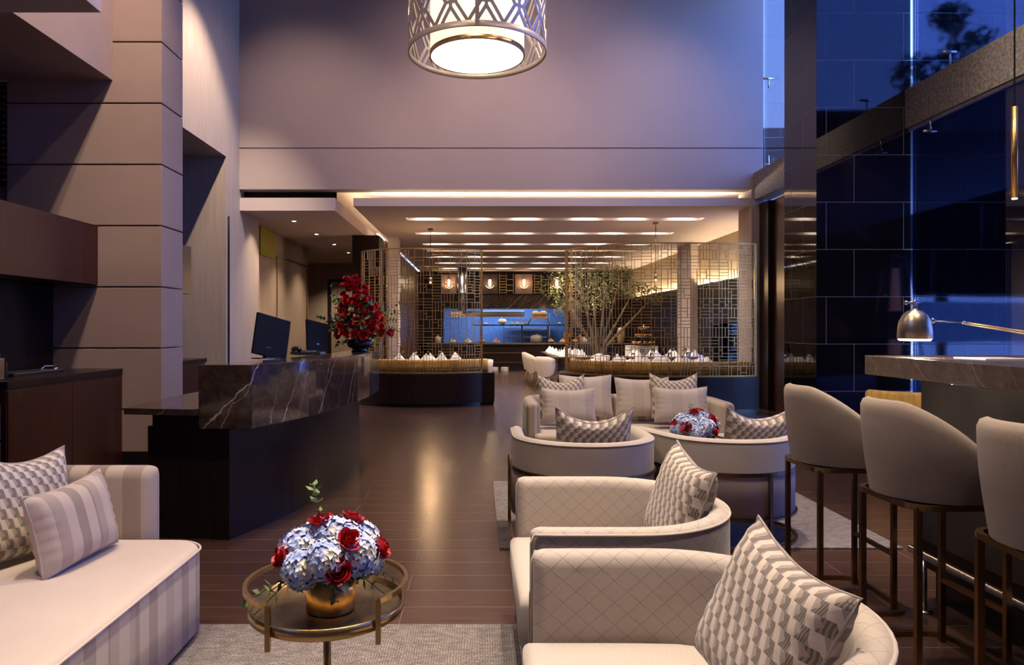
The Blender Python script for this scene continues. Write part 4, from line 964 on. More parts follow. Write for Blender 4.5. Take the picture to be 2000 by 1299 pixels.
# task lamp
t = thing('desk_lamp', 'brushed brass bell lamp with double rod arm, lit on the bar top', 'lamp', (2.18, 3.52, 1.344))
m = MB(); m.lathe([(0.076, 0.0), (0.078, 0.004), (0.0755, 0.05), (0.070, 0.085), (0.055, 0.118), (0.035, 0.138), (0.012, 0.146), (0.012, 0.155)], 32, cap=False); m.lathe([(0.074, 0.002), (0.0735, 0.05), (0.068, 0.083), (0.053, 0.115), (0.001, 0.135)], 32, cap=False); m.build('lamp_shade', M['lamp_brass'] if 'lamp_brass' in M else M['brass'], t)
m = MB(); m.lathe([(0.001, -0.010), (0.066, -0.009), (0.073, -0.003), (0.073, 0.004), (0.001, 0.004)], 28); m.build('diffuser', emitter('desk lamp diffuser', (1, 0.93, 0.84), 14), t)
m = MB(); m.tube([(0, 0, 0.15), (0, 0, 0.195)], 0.006, 8); m.tube([(-0.035, 0, 0.18), (0.02, 0, 0.18)], 0.007, 8); m.sphere((-0.042, 0, 0.18), 0.012); m.build('finial', M['chrome'], t)
m = MB(); m.tube([(0.06, 0, 0.09), (0.085, 0, 0.09)], 0.012, 10); m.sphere((0.09, 0, 0.09), 0.014); m.tube([(0.09, 0, 0.09), (0.235, -0.01, 0.08)], 0.004, 8); m.sphere((0.24, -0.01, 0.08), 0.014, sz=0.7); m.build('joint', M['chrome'], t)
for dz in (0.008, -0.010):
    m = MB(); m.tube([(0.24, -0.01+dz, 0.08+dz*0.6), (0.80, -0.25+dz*2, -0.04+dz)], 0.0035, 8); m.build('arm_rod', M['brass'], t)
m = MB(); m.lathe([(0.001, 0), (0.09, 0), (0.09, 0.015), (0.012, 0.025), (0.010, 0.06), (0.001, 0.06)], 24, c=(0.80, -0.25, -0.0935)); m.build('base', M['brass'], t)
light('POINT', 'desk_lamp_bulb', (2.18, 3.52, 1.322), 12, (1, 0.92, 0.82), size=0.03)
m = MB(); m.box((2.36, 3.28, 1.2505), (2.60, 3.50, 1.2545)); tag(m.build('menu_card', M['china']), 'open white menu sheet lying on the bar under the lamp arm', 'menu')
m = MB(); m.box((2.62, 3.20, 1.2505), (2.84, 3.42, 1.2535)); tag(m.build('placemat', M['cream_leather']), 'tan leather mat lying on the bar beside the menu sheet', 'placemat')
# gold tube pendant
t = thing('pendant_lamp', 'slim gold tube pendant on a black cord over the bar', 'pendant lamp', (2.70, 3.55, 2.05))
m = MB(); m.tube([(0, 0, 0), (0, 0, 0.46)], 0.0135, 14); m.build('tube', M['gold'], t)
m = MB(); m.tube([(0, 0, 0.46), (0, 0, 5.54)], 0.004, 6); m.build('cord', M['black'], t)
m = MB(); m.lathe([(0.001, -0.004), (0.011, -0.004), (0.012, 0.0)], 12); m.build('bulb', emitter('pendant tip', (1, 0.85, 0.65), 40), t)
# ================================================================== BAR STOOLS
def bar_stool(loc, label, rz):
    t = thing('bar_stool', label, 'bar stool', loc, rz, 'bar stools at the bar')   # local: faces +x, back at -x
    N = 40; A = 132
    def top(a):   # a in degrees from the back centre
        k = max(0.0, (abs(a)-28)/(A-28)); return 1.105-0.30*k**1.45
    def fn(u, v):
        a = (u*2-1)*A; zt = top(a); z0 = 0.71
        # closed section: v 0..1 runs outer bottom -> top -> inner bottom
        if v < 0.42: s = v/0.42; z = z0+(zt-0.035-z0)*s; r = 0.226+0.034*math.sin(s*PI/2)
        elif v < 0.58: q = (v-0.42)/0.16*PI; r = 0.230+0.030*math.cos(q); z = zt-0.035+0.035*math.sin(q)
        else: s = (1-v)/0.42; z = z0+(zt-0.035-z0)*s; r = 0.176+0.024*math.sin(s*PI/2)
        e = abs(u*2-1); 
        if e > 0.965: f = math.sqrt(max(0, 1-((e-0.965)/0.035)**2)); r = 0.205+(r-0.205)*f; z = z0+(z-z0)*(0.965+0.035*f)
        th = rad(180+a); return Vector((r*1.0*math.cos(th), r*math.sin(th), z))
    m = MB(); m.grid(N, 26, fn, uv=lambda u, v: (u*1.15, v*0.95), flip=True); m.build('backrest', M['tweed'], t)
    m = MB(); ring = arc(0.0, 0, 0.20, 0, 360, 32)[:-1]; m.rprism([(x*1.05+0.01, y) for x, y in ring], 0.70, 0.79, 0.03)
    o = m.build('seat', M['cream_fabric'], t)
    m = MB(); m.tube([(cx+0.08*math.cos(rad(a0+q)), cy+0.08*math.sin(rad(a0+q)), 0.695) for cx, cy, a0 in ((0.125, 0.125, 0), (-0.125, 0.125, 90), (-0.125, -0.125, 180), (0.125, -0.125, 270)) for q in range(0, 91, 15)], 0, closed=True, flat=(0.022, 0.022)); m.build('seat_ring', M['bronze'], t)
    m = MB(); m.lathe([(0.001, 0.69), (0.21, 0.69), (0.22, 0.712), (0.001, 0.712)], 28); m.build('seat_plate', M['black'], t)
    for sx in (-1, 1):
        for sy in (-1, 1):
            x, y = 0.182*sx, 0.182*sy
            m = MB(); m.box((x*0.76-0.013, y*0.76-0.011, 0.60), (x+0.013*sx, y+0.011*sy, 0.655)) if False else m.box((x-0.012, y-0.010, 0.0), (x+0.012, y+0.010, 0.695)); m.build('leg', M['bronze'], t)
    sq = []
    for cx, cy, a0 in ((0.13, 0.15, 0), (-0.13, 0.15, 90), (-0.13, -0.15, 180), (0.13, -0.15, 270)):
        sq += [(cx+0.10*math.cos(rad(a0+q)), cy+0.10*math.sin(rad(a0+q)), 0.011) for q in range(0, 91, 15)]
    m = MB(); m.tube(sq, 0, closed=True, flat=(0.022, 0.022)); m.build('floor_ring', M['bronze'], t)
    m = MB(); m.tube([(0.182, -0.182, 0.277), (0.182, 0.182, 0.277)], 0, flat=(0.02, 0.02)); m.build('footrest', M['bronze'], t)
    return t
s0 = bar_stool((1.88, 3.68, 0), 'taupe woven bar stool farthest from the camera, beside the tub chair cushion', 0)
dup(s0, (1.90, 2.96, 0), rad(3), 'taupe woven bar stool in the middle of the row at the bar')
dup(s0, (1.90, 2.24, 0), rad(-4), 'taupe woven bar stool nearest the camera, cropped by the right picture edge')

# ================================================================== DRUM PENDANT
t = thing('drum_pendant', 'large drum pendant lamp with pierced metal lattice around a glowing shade', 'pendant lamp', (0.0, 4.6, 3.175))
RR = 0.445; HH = 0.62
def cyl(u, z, r): return Vector((r*math.cos(u/RR), r*math.sin(u/RR), z))
m = MB()
def fbar(p, q, w=0.020):
    n = max(1, int(math.hypot(q[0]-p[0], q[1]-p[1])/0.03)); d = Vector((q[0]-p[0], q[1]-p[1])).normalized(); s_ = Vector((-d.y, d.x))*w/2
    for i in range(n):
        a = Vector(p).lerp(Vector(q), i/n); b = Vector(p).lerp(Vector(q), (i+1)/n)
        vs = []
        for r in (RR-0.003, RR+0.003):
            for k in (a-s_, b-s_, b+s_, a+s_): vs.append(cyl(k.x, k.y, r))
        m.add(vs, [(0,3,2,1),(4,5,6,7),(0,1,5,4),(1,2,6,5),(2,3,7,6),(3,0,4,7)])
NP = 13; Pp = 2*PI*RR/NP; Q = 0.155; hb = 0.030; vb = 0.030
z0, z1 = 0.03, HH-0.03
def clipbar(p, q):
    if p[1] > q[1]: p, q = q, p
    if q[1] <= z0 or p[1] >= z1: return
    if abs(q[1]-p[1]) > 1e-6:
        if p[1] < z0: f = (z0-p[1])/(q[1]-p[1]); p = (p[0]+(q[0]-p[0])*f, z0)
        if q[1] > z1: f = (z1-p[1])/(q[1]-p[1]); q = (p[0]+(q[0]-p[0])*f, z1)
    fbar(p, q)
for row in range(-1, 5):
    zc = 0.155+row*Q
    for k in range(NP):
        x = (k+0.5*(row % 2))*Pp
        clipbar((x-hb, zc), (x+hb, zc)); clipbar((x, zc-vb), (x, zc+vb))
        for s_ in (1, -1):
            clipbar((x+s_*hb, zc), (x+s_*Pp/2, zc+Q-vb)); clipbar((x, zc+vb), (x+s_*(Pp/2-hb), zc+Q))
m.build('lattice_drum', M['drum_metal'] if 'drum_metal' in M else M['brass'], t)
for z in (0.0, HH-0.035):
    m = MB(); m.lathe([(RR+0.004, z), (RR+0.004, z+0.035), (RR-0.004, z+0.035), (RR-0.004, z), (RR+0.004, z)], 64, cap=False); m.build('rim_band', M['drum_metal'] if 'drum_metal' in M else M['brass'], t)
m = MB(); m.box((-0.012, -RR-0.006, 0), (0.012, -RR+0.004, HH)); m.build('seam_bar', M['drum_metal'] if 'drum_metal' in M else M['brass'], t)
m = MB(); m.lathe([(0.305, -0.012), (0.305, HH-0.08), (0.001, HH-0.08)], 56, cap=False); ish = m.build('inner_shade', emitter('lit cream shade', (1.0, 0.78, 0.50), 1.15), t)
m = MB(); m.lathe([(0.309, -0.016), (0.309, 0.012), (0.300, 0.012), (0.300, -0.016), (0.309, -0.016)], 56, cap=False); m.build('inner_rim', M['bronze'], ish)
m = MB(); m.lathe([(0.001, -0.014), (0.30, -0.014), (0.30, -0.010), (0.001, -0.010)], 56, cap=True); m.build('diffuser', emitter('lit diffuser', (1.0, 0.93, 0.84), 3.0), t)
m = MB(); m.tube([(0, 0, HH-0.08), (0, 0, 4.42)], 0.006, 8)
for a in range(3): m.tube([(0, 0, HH+0.1), ((RR-0.01)*math.cos(a*2.09), (RR-0.01)*math.sin(a*2.09), HH-0.01)], 0.004, 6)
m.build('suspension', M['bronze'], t)
m = MB(); m.lathe([(0.001, 4.40), (0.07, 4.40), (0.07, 4.424), (0.001, 4.424)], 20); m.build('ceiling_rose', M['bronze'], t)
# ================================================================== LATTICE SCREENS, PLINTHS, BANQUETTES
def resample(path, step):
    P = [Vector(p) for p in path]; out = [P[0]]; acc = 0.0
    cum = [0]
    for i in range(1, len(P)): cum.append(cum[-1]+(P[i]-P[i-1]).length)
    n = max(1, round(cum[-1]/step)); res = []
    for k in range(n+1):
        d = cum[-1]*k/n
        for i in range(1, len(P)):
            if d <= cum[i]+1e-9:
                res.append(P[i-1].lerp(P[i], (d-cum[i-1])/(cum[i]-cum[i-1]))); break
    return res
def offset(path, d):
    P = [Vector(p) for p in path]; out = []
    for i in range(len(P)):
        t = (P[min(i+1, len(P)-1)]-P[max(i-1, 0)]).normalized(); out.append((P[i].x+t.y*d, P[i].y-t.x*d))
    return out
def lattice(label, path, zb, zt, seed):
    t = thing('lattice_screen', label, 'screen', (path[0][0], path[0][1], zb)); o0 = Vector((path[0][0], path[0][1], zb))
    cell = 0.053; P = resample(path, cell); nx = len(P)-1; nz = round((zt-zb)/cell); ch = (zt-zb)/nz
    rnd = random.Random(seed); H = [[False]*(nz+1) for _ in range(nx)]; V = [[False]*nz for _ in range(nx+1)]
    # tiling with blocks of 3x3 cells that are split into upright or lying strips
    bw = 3
    for bi in range(0, nx, bw):
        for bj in range(0, nz, bw):
            w = min(bw, nx-bi); h = min(bw, nz-bj); ty = rnd.random()
            for i in range(w): H[bi+i][bj] = True
            for j in range(h): V[bi][bj+j] = True
            if ty < 0.36:
                for q in range(1, w):
                    if rnd.random() < 0.82:
                        for j in range(h): V[bi+q][bj+j] = True
            elif ty < 0.72:
                for q in range(1, h):
                    if rnd.random() < 0.82:
                        for i in range(w): H[bi+i][bj+q] = True
            else:
                q = rnd.choice((1, 2)) if w > 2 else 1
                for j in range(h):
                    if q < w: V[bi+q][bj+j] = True
                for i in range(q, w): H[bi+i][bj+min(1, h-1)] = True
                for i in range(0, min(q, w)):
                    if h > 2: H[bi+i][bj+2] = True
    for i in range(nx): H[i][0] = H[i][nz] = False
    for j in range(nz): V[0][j] = V[nx][j] = False
    m = MB(); b = 0.0045; dpt = 0.006
    def seg(a, c, z0, z1):
        a3 = Vector((a.x, a.y)); c3 = Vector((c.x, c.y)); d = (c3-a3).normalized(); n = Vector((d.y, -d.x))*dpt
        q = [a3-n, c3-n, c3+n, a3+n]; vs = [(k.x-o0.x, k.y-o0.y, z0) for k in q]+[(k.x-o0.x, k.y-o0.y, z1) for k in q]
        m.add(vs, [(0,3,2,1),(4,5,6,7),(0,1,5,4),(1,2,6,5),(2,3,7,6),(3,0,4,7)])
    for i in range(nx):
        for j in range(nz+1):
            if H[i][j]: seg(P[i], P[i+1], j*ch-b, j*ch+b)
    for i in range(1, nx):
        d = (P[i+1]-P[i-1]).normalized()*b; j = 0
        while j < nz:
            if V[i][j]:
                k = j
                while k < nz and V[i][k]: k += 1
                seg(P[i]-d, P[i]+d, j*ch, k*ch); j = k
            else: j += 1
    tag(m.build('lattice', M['gold_screen'], t), kind=None)
    for z in (0.0, zt-zb):
        mm = MB(); mm.tube([(p.x-o0.x, p.y-o0.y, z) for p in P], 0, flat=(0.03, 0.022)); mm.build('frame_rail', M['gold_screen'], t)
    for p in (P[0], P[-1]):
        mm = MB(); mm.box((p.x-o0.x-0.018, p.y-o0.y-0.018, 0), (p.x-o0.x+0.018, p.y-o0.y+0.018, zt-zb)); mm.build('frame_post', M['gold_screen'], t)
    return t
LP = smooth_path([(-2.16, 13.25), (-2.09, 12.98), (-1.75, 12.66), (-1.4, 12.52), (-1.0, 12.48), (-0.45, 12.56), (-0.05, 12.74), (0.08, 12.84)], 8)
RP = smooth_path([(1.70, 13.35), (1.62, 13.0), (1.64, 12.65), (1.86, 12.2), (2.31, 11.82), (2.9, 11.64), (3.5, 11.62), (4.1, 11.66), (4.62, 11.74)], 8)
lattice('curved gold lattice screen above the small booth, to the left of the aisle', LP, 0.60, 2.80, 3)
lattice('wide curved gold lattice screen above the large booth, to the right of the aisle', RP, 0.60, 2.79, 8)
def plinth(label, path, extra, z=0.585):
    t = thing('booth_plinth', label, 'plinth', (path[0][0], path[0][1], 0)); ox, oy = path[0]
    poly = [(x-ox, y-oy) for x, y in offset(path, 0.12)]+[(x-ox, y-oy) for x, y in extra]
    poly = [(x-ox, y-oy) for x, y in offset(path, 0.12)]+[(x-ox, y-oy) for x, y in offset(path, -0.17)][::-1]
    m = MB(); m.prism(poly, 0.06, z); m.build('body', M['wood_dark'], t)
    m = MB(); m.prism([(x-ox, y-oy) for x, y in offset(path, 0.07)]+[(x-ox, y-oy) for x, y in offset(path, -0.15)][::-1], 0.0, 0.06); m.build('toe_kick', M['black'], t)
plinth('dark wood curved base under the smaller lattice screen', LP[::1] + [(0.28, 12.9)], [(0.28, 13.6), (-1.9, 13.6)])
plinth('long dark wood curved base under the larger lattice screen', RP, [(4.73, 11.9), (4.73, 13.5), (1.45, 13.7)])
def banquette(label, path, d0, z0, z1, group=None):
    t = thing('banquette', label, 'bench', (path[0][0], path[0][1], 0)); ox, oy = path[0]
    q = offset(path, d0); a = d0 and 0.07
    sec = [(-0.05, z0), (-0.05, z1-0.03), (-0.03, z1-0.006), (0.0, z1), (0.03, z1-0.006), (0.05, z1-0.03), (0.05, z0)]
    m = MB(); m.sweep([(x-ox, y-oy) for x, y in q], sec, 0.04); m.build('backrest', M['ochre'], t)
    s2 = offset(path, d0-0.30); sec2 = [(-0.24, z0-0.1), (-0.24, 0.44), (-0.20, 0.46), (0.20, 0.46), (0.24, 0.44), (0.24, z0-0.1)]
    return t
banquette('ochre curved bench back inside the smaller lattice screen', LP + [(0.15, 12.88), (0.26, 12.98)], -0.11, 0.587, 0.83)
banquette('ochre curved bench back inside the larger lattice screen', RP, -0.12, 0.587, 0.835)
banquette('round backed ochre bench beyond the bar stools beside the stone wall', arc(4.42, 6.9, 0.66, 180, 340, 18, 0.5), -0.06, 0.0, 0.80)

# ================================================================== DINING: tables, chairs, napkins, glasses
def table(label, x, y, w, l, rz=0):
    t = thing('dining_table', label, 'table', (x, y, 0), rz)
    m = MB(); m.box((-w/2, -l/2, 0.72), (w/2, l/2, 0.75)); m.build('tabletop', M['wood_mid'], t, 0.004)
    for sx in (-1, 1):
        for sy in (-1, 1):
            m = MB(); m.box((sx*(w/2-0.1)-0.03, sy*(l/2-0.12)-0.03, 0), (sx*(w/2-0.1)+0.03, sy*(l/2-0.12)+0.03, 0.72)); m.build('leg', M['black'], t)
    return t
def tub(label, x, y, rz):
    t = thing('dining_chair', label, 'chair', (x, y, 0), rz, 'cream dining chairs')   # faces +x
    N = 22; A = 118
    def fn(u, v):
        a = (u*2-1)*A; k = max(0, (abs(a)-30)/(A-30)); zt = 0.80-0.22*k**1.7; z0 = 0.40-0.10*(1-k)
        if v < .45: s = v/.45; z = z0+(zt-z0)*s; r = 0.20+0.07*math.sin(s*PI/2)
        else: s = (1-v)/.55; z = z0+(zt-z0)*s; r = 0.165+0.07*math.sin(s*PI/2)
        th = rad(180+a); return Vector((r*math.cos(th), r*math.sin(th), z))
    m = MB(); m.grid(N, 10, fn, flip=True); m.build('backrest', M['cream_leather'], t)
    m = MB(); m.rprism(arc(0.02, 0, 0.215, 0, 360, 20)[:-1], 0.36, 0.47, 0.03); m.build('seat', M['cream_leather'], t)
    for sx in (-1, 1):
        for sy in (-1, 1):
            m = MB(); m.tube([(0.11*sx, 0.11*sy, 0.37), (0.20*sx, 0.20*sy, 0)], 0.009, 6); m.build('leg', M['gold_screen'], t)
    return t
tb = []
table('long dining table with white napkins down the centre aisle', 2.15, 17.4, 0.85, 3.6)
table('dining table inside the larger lattice booth set with napkins', 3.25, 13.15, 2.3, 0.85)
table('dining table inside the smaller lattice booth set with napkins', -0.98, 14.0, 1.4, 0.8)
table('dining table behind the larger booth near the cream pillar', 4.2, 15.9, 1.7, 0.85)
c0 = tub('cream tub dining chair seen from behind, nearest at the aisle table', 1.56, 15.9, rad(58))
for (x, y, r, lb) in [(1.45, 17.0, 0, 'cream dining chair, second along the aisle side of the long table'), (1.45, 17.8, 3, 'cream dining chair, third along the aisle side of the long table'), (1.44, 18.6, -3, 'cream dining chair at the far end of the aisle side'),
                      (2.85, 16.6, 180, 'cream dining chair on the far side of the long table, nearest'), (2.85, 17.6, 180, 'cream dining chair on the far side of the long table, middle'),
                      (0.03, 13.75, 150, 'cream dining chair beside the post of the smaller lattice screen'), (0.06, 14.4, 190, 'cream dining chair at the open end of the smaller booth table'),
                      (2.35, 14.1, -90, 'cream dining chair facing the larger booth table, first from the aisle'), (3.2, 14.15, -90, 'cream dining chair facing the larger booth table, second from the aisle'), (4.35, 14.1, -100, 'cream dining chair facing the larger booth table near the windows')]:
    dup(c0, (x, y, 0), rad(r), lb)
# napkins
NG = 'folded white napkins on the dining tables'
def napkin_mesh():
    m = MB(); h = 0.15; w = 0.13
    m.add([(-w, -0.05, 0), (w, -0.05, 0), (0, 0.0, h), (-w*0.7, 0.07, 0), (w*0.7, 0.07, 0), (0, -0.085, 0)], [(0,5,2), (5,1,2), (1,4,2), (4,3,2), (3,0,2), (0,3,4,1,5)])
    return m
n0 = None
TS = [('the long aisle table', 2.15, 17.4, 0.85, 3.6, 2, 7), ('the larger booth table', 3.25, 13.15, 2.3, 0.85, 6, 2), ('the smaller booth table', -0.98, 14.0, 1.4, 0.8, 5, 2), ('the table near the cream pillar', 4.2, 15.9, 1.7, 0.85, 4, 2)]
rnd = random.Random(5)
ORD = ['first', 'second', 'third', 'fourth', 'fifth', 'sixth', 'seventh']
gp = None
for nm, x, y, w, l, na, nb_ in TS:
    for i in range(na):
        for j in range(nb_):
            px = x-w/2+w*(i+0.5)/na+rnd.uniform(-.03, .03); py = y-l/2+l*(j+0.5)/nb_+rnd.uniform(-.03, .03)
            if n0 is None: n0 = o = napkin_mesh().build('napkin', M['white_cloth'])
            else: o = n0.copy(); COL.objects.link(o)
            o.location = (px, py, 0.7515); o.rotation_euler = (0, 0, rnd.uniform(-.7, .7)); o.scale = (1, 1, rnd.uniform(.85, 1.15))
            tag(o, 'white napkin on %s, %s from the left, row %s back' % (nm, ORD[i], ['one', 'two', 'three', 'four', 'five', 'six', 'seven'][j]), 'napkin', NG)
    for k in range(5):
        px = x-w/2+w*(k+1)/6.0; py = y-l/2+l*(k+0.8)/5.6
        if gp is None:
            gp = g_ = thing('wine_glass', '', 'glass', (px, py, 0.7515), 0, 'wine glasses on the dining tables')
            m = MB(); m.lathe([(0.03, 0.10), (0.038, 0.13), (0.034, 0.18), (0.031, 0.18), (0.034, 0.13), (0.027, 0.105)], 12, cap=False); m.build('glass_bowl', M['drink_glass'], g_)
            m = MB(); m.lathe([(0.001, 0), (0.032, 0), (0.032, 0.003), (0.004, 0.006), (0.003, 0.095), (0.03, 0.10)], 10); m.build('stem', M['drink_glass'], g_)
        else: g_ = dup(gp, (px, py, 0.7515))
        g_['label'] = 'clear wine glass on %s, %s from the left' % (nm, ORD[k])
    for k in range(3):
        px = x-w/2+w*(k+0.5)/3; py = y-l*0.05+0.12*(k-1)*(1 if l > w else 0)*6
        m = MB(); m.lathe([(0.001, 0.0), (0.06, 0.0), (0.11, 0.016), (0.108, 0.02), (0.001, 0.006)], 20); o = m.build('plate', M['china']); o.location = (px, py, 0.7515)
        tag(o, 'white plate between the napkins on %s, %s from the left' % (nm, ORD[k]), 'plate', 'plates on the dining tables')
# pendants inside the booths
for x, y, z, lb in ((-1.0, 15.1, 2.35, 'dark pendant on a thin cord over the smaller lattice booth'), (3.6, 14.25, 2.35, 'dark pendant on a thin cord over the larger lattice booth')):
    t = thing('booth_pendant', lb, 'pendant lamp', (x, y, z))
    m = MB(); m.tube([(0, 0, 0.1), (0, 0, 3.5-z)], 0.007, 6); m.build('cord', M['black'], t)
    m = MB(); m.lathe([(0.001, 3.48-z), (0.06, 3.48-z), (0.06, 3.52-z), (0.001, 3.52-z)], 16); m.build('ceiling_rose', M['bronze'], t)
    m = MB(); m.lathe([(0.03, 0.0), (0.035, 0.1), (0.01, 0.13), (0.001, 0.13)], 16); m.build('lamp_shade', M['bronze'], t)
    light('POINT', 'booth_pendant_light', (x, y, z-0.08), 40, (1, 0.60, 0.30), size=0.12)

# ================================================================== BUFFET
t = thing('buffet_counter', 'long dark buffet counter with an upper display shelf before the blue kitchen', 'buffet', (1.6, 22.9, 0))
m = MB(); m.box((-3.2, -0.05, 0.0), (3.6, 0.7, 0.10)); m.build('plinth', M['black'], t)
m = MB(); m.box((-3.2, 0.0, 0.10), (3.6, 0.75, 0.86)); m.build('body', M['wood_dark'], t)
m = MB(); m.box((-3.25, -0.06, 0.86), (3.65, 0.8, 0.90)); m.build('worktop', M['stone_bar'], t)
m = MB(); m.box((-1.55, -0.02, 0.56), (-0.15, 0.0, 0.60)); m.box((-1.55, -0.02, 0.26), (-0.15, 0.0, 0.29)); m.build('shelf_edge', M['wood_mid'], t)
m = MB(); m.box((-1.75, 0.25, 1.46), (1.9, 0.55, 1.50)); m.build('upper_shelf', M['black'], t)
for x in (-1.5, -0.15, 0.7, 1.7):
    m = MB(); m.box((x, 0.35, 0.90), (x+0.05, 0.42, 1.46)); m.build('shelf_post', M['black'], t)
bp = plain('plates', (0.7, 0.66, 0.62), 0.3)
for x, lb in ((0.15, 'leftmost'), (0.55, 'middle'), (0.88, 'rightmost')):
    m = MB(); m.lathe([(0.001, 0.0)]+[(0.12+0.01*(k % 2), 0.012*k) for k in range(12)]+[(0.001, 0.14)], 16); o = m.build('plate_stack', bp); o.location = (x, 22.69, 0.0)
    tag(o, 'stack of white plates on the low buffet shelf, %s of three' % lb, 'plates', 'plate stacks under the buffet')
m = MB(); m.box((-1.55, -0.22, 0.0), (-0.15, -0.04, 0.008)); 
for i, (x, c, lb, z, y) in enumerate([
    (0.28, (0.75, 0.7, 0.66), 'pale cream', 1.50, 23.3), (1.62, (0.30, 0.42, 0.08), 'green', 1.50, 23.3), (1.15, (0.35, 0.40, 0.10), 'lime green', 1.50, 23.3), (1.32, (0.75, 0.55, 0.06), 'yellow', 1.50, 23.3),
    (1.48, (0.55, 0.08, 0.10), 'dark red', 1.50, 23.3), (2.7, (0.35, 0.45, 0.08), 'apple green', 1.50, 23.3), (-0.3, (0.75, 0.50, 0.08), 'golden', 0.90, 23.05), (0.15, (0.70, 0.28, 0.06), 'orange', 0.90, 23.1),
    (0.62, (0.42, 0.10, 0.05), 'russet', 0.90, 23.05), (2.4, (0.50, 0.22, 0.08), 'brown', 0.90, 23.0), (2.8, (0.55, 0.30, 0.10), 'tan', 0.90, 23.1), (3.2, (0.65, 0.30, 0.06), 'amber', 0.90, 23.05),
    (3.9, (0.68, 0.36, 0.08), 'honey', 0.90, 23.05), (4.4, (0.66, 0.50, 0.2), 'cream', 0.90, 23.05), (-0.8, (0.55, 0.35, 0.15), 'pale brown', 0.90, 23.05)]):
    t = thing('fruit_bowl', 'shallow white bowl heaped with %s fruit or bread on the buffet' % lb, 'bowl', (x, y, z+0.002)); k_ = 0.52 if z > 1.2 else 0.9; t.scale = (k_,)*3
    m = MB(); m.lathe([(0.001, 0.0), (0.07, 0.0), (0.15, 0.05), (0.145, 0.055), (0.06, 0.012), (0.001, 0.012)], 18); m.build('bowl', M['china'] if i % 2 == 0 else M['bronze'], t)
    fm = plain('fruit %d' % i, c, 0.45, var=0.25, scale=15); f0 = None
    for k in range(7):
        a = k*1.05; r = 0.075 if k < 6 else 0
        px, py, pz = r*math.cos(a), r*math.sin(a), 0.075 if k < 6 else 0.125
        if f0 is None: mm = MB(); mm.sphere((0, 0, 0), 0.042, 8, 5, 0.9); f0 = o = mm.build('fruit', fm)
        else: o = f0.copy(); COL.objects.link(o)
        o.scale = (k_,)*3; o.location = (x+px*k_, y+py*k_, z+pz*k_); tag(o, 'round %s piece of food in a buffet bowl, %s' % (lb, ['at the right of the heap', 'at the back right', 'at the back left', 'at the left of the heap', 'at the front left', 'at the front right', 'on top of the heap'][k]), 'food', '%s food in a buffet bowl' % lb)
t = thing('oval_sign', 'white oval plaque standing on the upper buffet shelf', 'sign', (0.83, 23.35, 1.50))
m = MB(); m.tube([(0, -0.012, 0.10), (0, 0.012, 0.10)], 0.15, 28); o = m.build('plaque', M['china'], t); o.scale = (1, 1, 0.62); o.location = (0, 0, 0.045)
m = MB(); m.sphere((0, 0, 0.21), 0.03); m.box((-0.05, -0.02, 0), (0.05, 0.02, 0.03)); m.build('stand', M['chrome'], t)
t = thing('bread_rack', 'wooden bread rack holding two round loaves on the upper shelf', 'rack', (2.05, 23.3, 1.502))
m = MB(); m.box((-0.28, -0.05, 0.20), (0.28, 0.05, 0.28)); m.build('board', plain('pale wood', (0.55, 0.30, 0.12), 0.5), t)
for x in (-0.32, 0.30):
    m = MB(); m.tube([(x*0.85, 0, 0.22), (x*1.15, 0, 0.0)], 0.02, 6); m.build('leg', M['wood_mid'], t)
for x in (-0.12, 0.13):
    m = MB(); m.sphere((0, 0, 0), 0.13, 12, 8, 0.75); o = m.build('bread_loaf', plain('bread crust', (0.62, 0.42, 0.2), 0.7)); o.location = (2.05+x, 23.3, 1.502+0.36)
    tag(o, 'round loaf on the wooden bread rack, %s one' % ('left' if x < 0 else 'right'), 'bread', 'loaves on the bread rack')
# dispensers, jars and tiered stands on the buffet
for i, (x, c, h, r, lb) in enumerate([(2.95, (0.6, 0.22, 0.03), 0.34, 0.09, 'tall amber juice jar'), (3.38, (0.65, 0.16, 0.03), 0.24, 0.08, 'orange juice jar'), (4.75, (0.5, 0.36, 0.22), 0.5, 0.12, 'tall pale cereal cylinder'), (3.6, (0.75, 0.72, 0.68), 0.2, 0.16, 'white chafing dish'), (1.95, (0.25, 0.22, 0.2), 0.24, 0.2, 'dark glass cloche'), (-1.3, (0.5, 0.45, 0.4), 0.2, 0.1, 'small pale canister')]):
    t = thing('buffet_jar', lb + ' standing on the buffet worktop', 'jar', (x, 23.35, 0.902))
    m = MB(); m.lathe([(0.001, 0), (r, 0), (r, h*0.8), (r*0.7, h), (0.001, h)], 16); m.build('jar_body', plain(lb, c, 0.25), t)
    m = MB(); m.lathe([(0.001, h+0.001), (r*0.4, h+0.001), (r*0.4, h+0.03), (0.001, h+0.04)], 12); m.build('lid', M['chrome'], t)
t = thing('pastry_stand', 'tiered stand of orange pastries at the buffet end near the pillar', 'cake stand', (5.0, 21.2, 0))
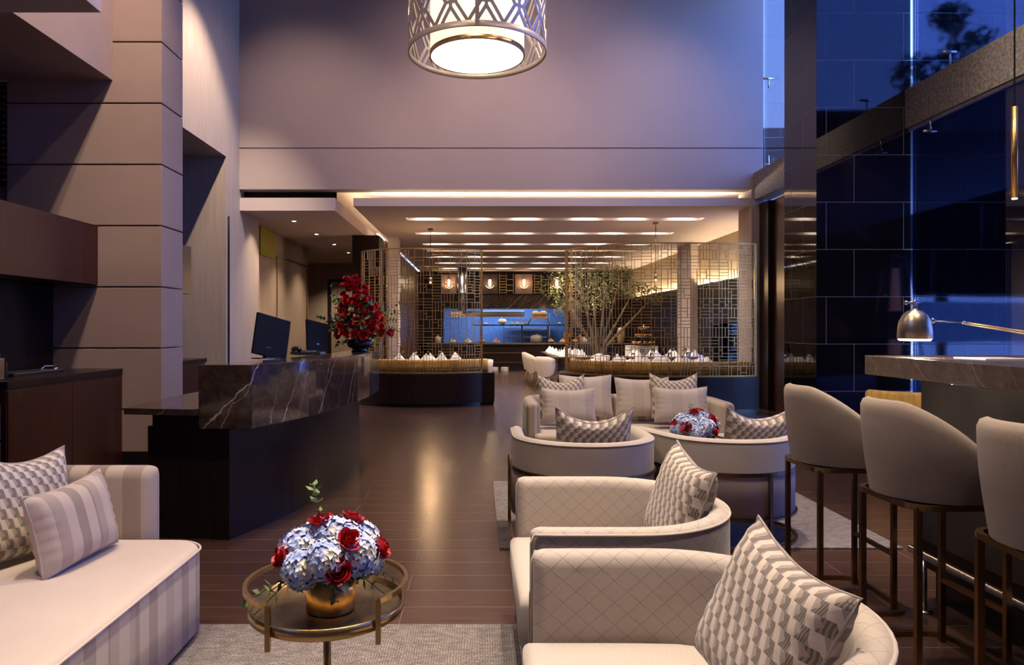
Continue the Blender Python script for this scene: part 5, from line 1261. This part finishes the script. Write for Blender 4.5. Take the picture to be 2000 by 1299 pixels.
m = MB(); m.box((-0.5, -0.3, 0), (0.35, 0.3, 0.86)); m.build('pedestal', M['white_cloth'], t)
pm = plain('glazed pastry', (0.62, 0.25, 0.06), 0.4, var=0.3, scale=20)
for k, (z, r) in enumerate(((0.92, 0.36), (1.14, 0.27), (1.36, 0.19))):
    m = MB(); m.lathe([(0.001, z-0.01), (r, z-0.01), (r, z), (0.001, z)], 20); m.build('tier', M['chrome'], t)
m = MB(); m.tube([(0, 0, 0.86), (0, 0, 1.5)], 0.012, 8); m.build('rod', M['chrome'], t)
p0 = None
for k, (z, r) in enumerate(((0.92, 0.30), (1.14, 0.22), (1.36, 0.14))):
    n = (11, 8, 6)[k]
    for i in range(n):
        if p0 is None: mm = MB(); mm.sphere((0, 0, 0), 0.05, 8, 5, 0.7); p0 = o = mm.build('pastry', pm)
        else: o = p0.copy(); COL.objects.link(o)
        a = 2*PI*i/n; o.location = (5.0+r*math.cos(a), 21.2+r*math.sin(a), z+0.036); tag(o, 'glazed orange pastry on the %s tier of the stand' % ('bottom', 'middle', 'top')[k], 'pastry', 'pastries on the %s tier' % ('bottom', 'middle', 'top')[k])
# olive tree
rnd = random.Random(2)
tree('olive_tree', 'gnarled olive tree spreading behind the larger lattice screen', 'tree', (3.35, 19.6, 0), 2.6, [(-1.1,-0.3,2.55,0.62),(-0.5,0.2,2.75,0.62),(0.2,-0.2,2.7,0.6),(-0.2,-0.4,2.15,0.55),(-0.9,0.1,2.0,0.42),(1.0,0.0,2.45,0.4),(1.6,0.2,2.3,0.35),(0.7,0.3,2.9,0.35)], M['leaf_olive'], 0.08, 480, 0.07, 21)
light('SPOT', 'tree_spot', (2.2, 18.2, 3.4), 420, (1, 0.82, 0.55), size=0.05, spot=80).rotation_euler = (rad(35), rad(-25), 0)
tree('potted_plant', 'leafy green plant behind the red rose arrangement by the smaller booth', 'plant', (-2.0, 13.9, 0), 1.3, [(0,0,1.35,0.26),(0.1,0,1.6,0.2),(-0.1,0.1,1.15,0.2)], M['leaf_pale'], 0.09, 110, 0.015, 33)
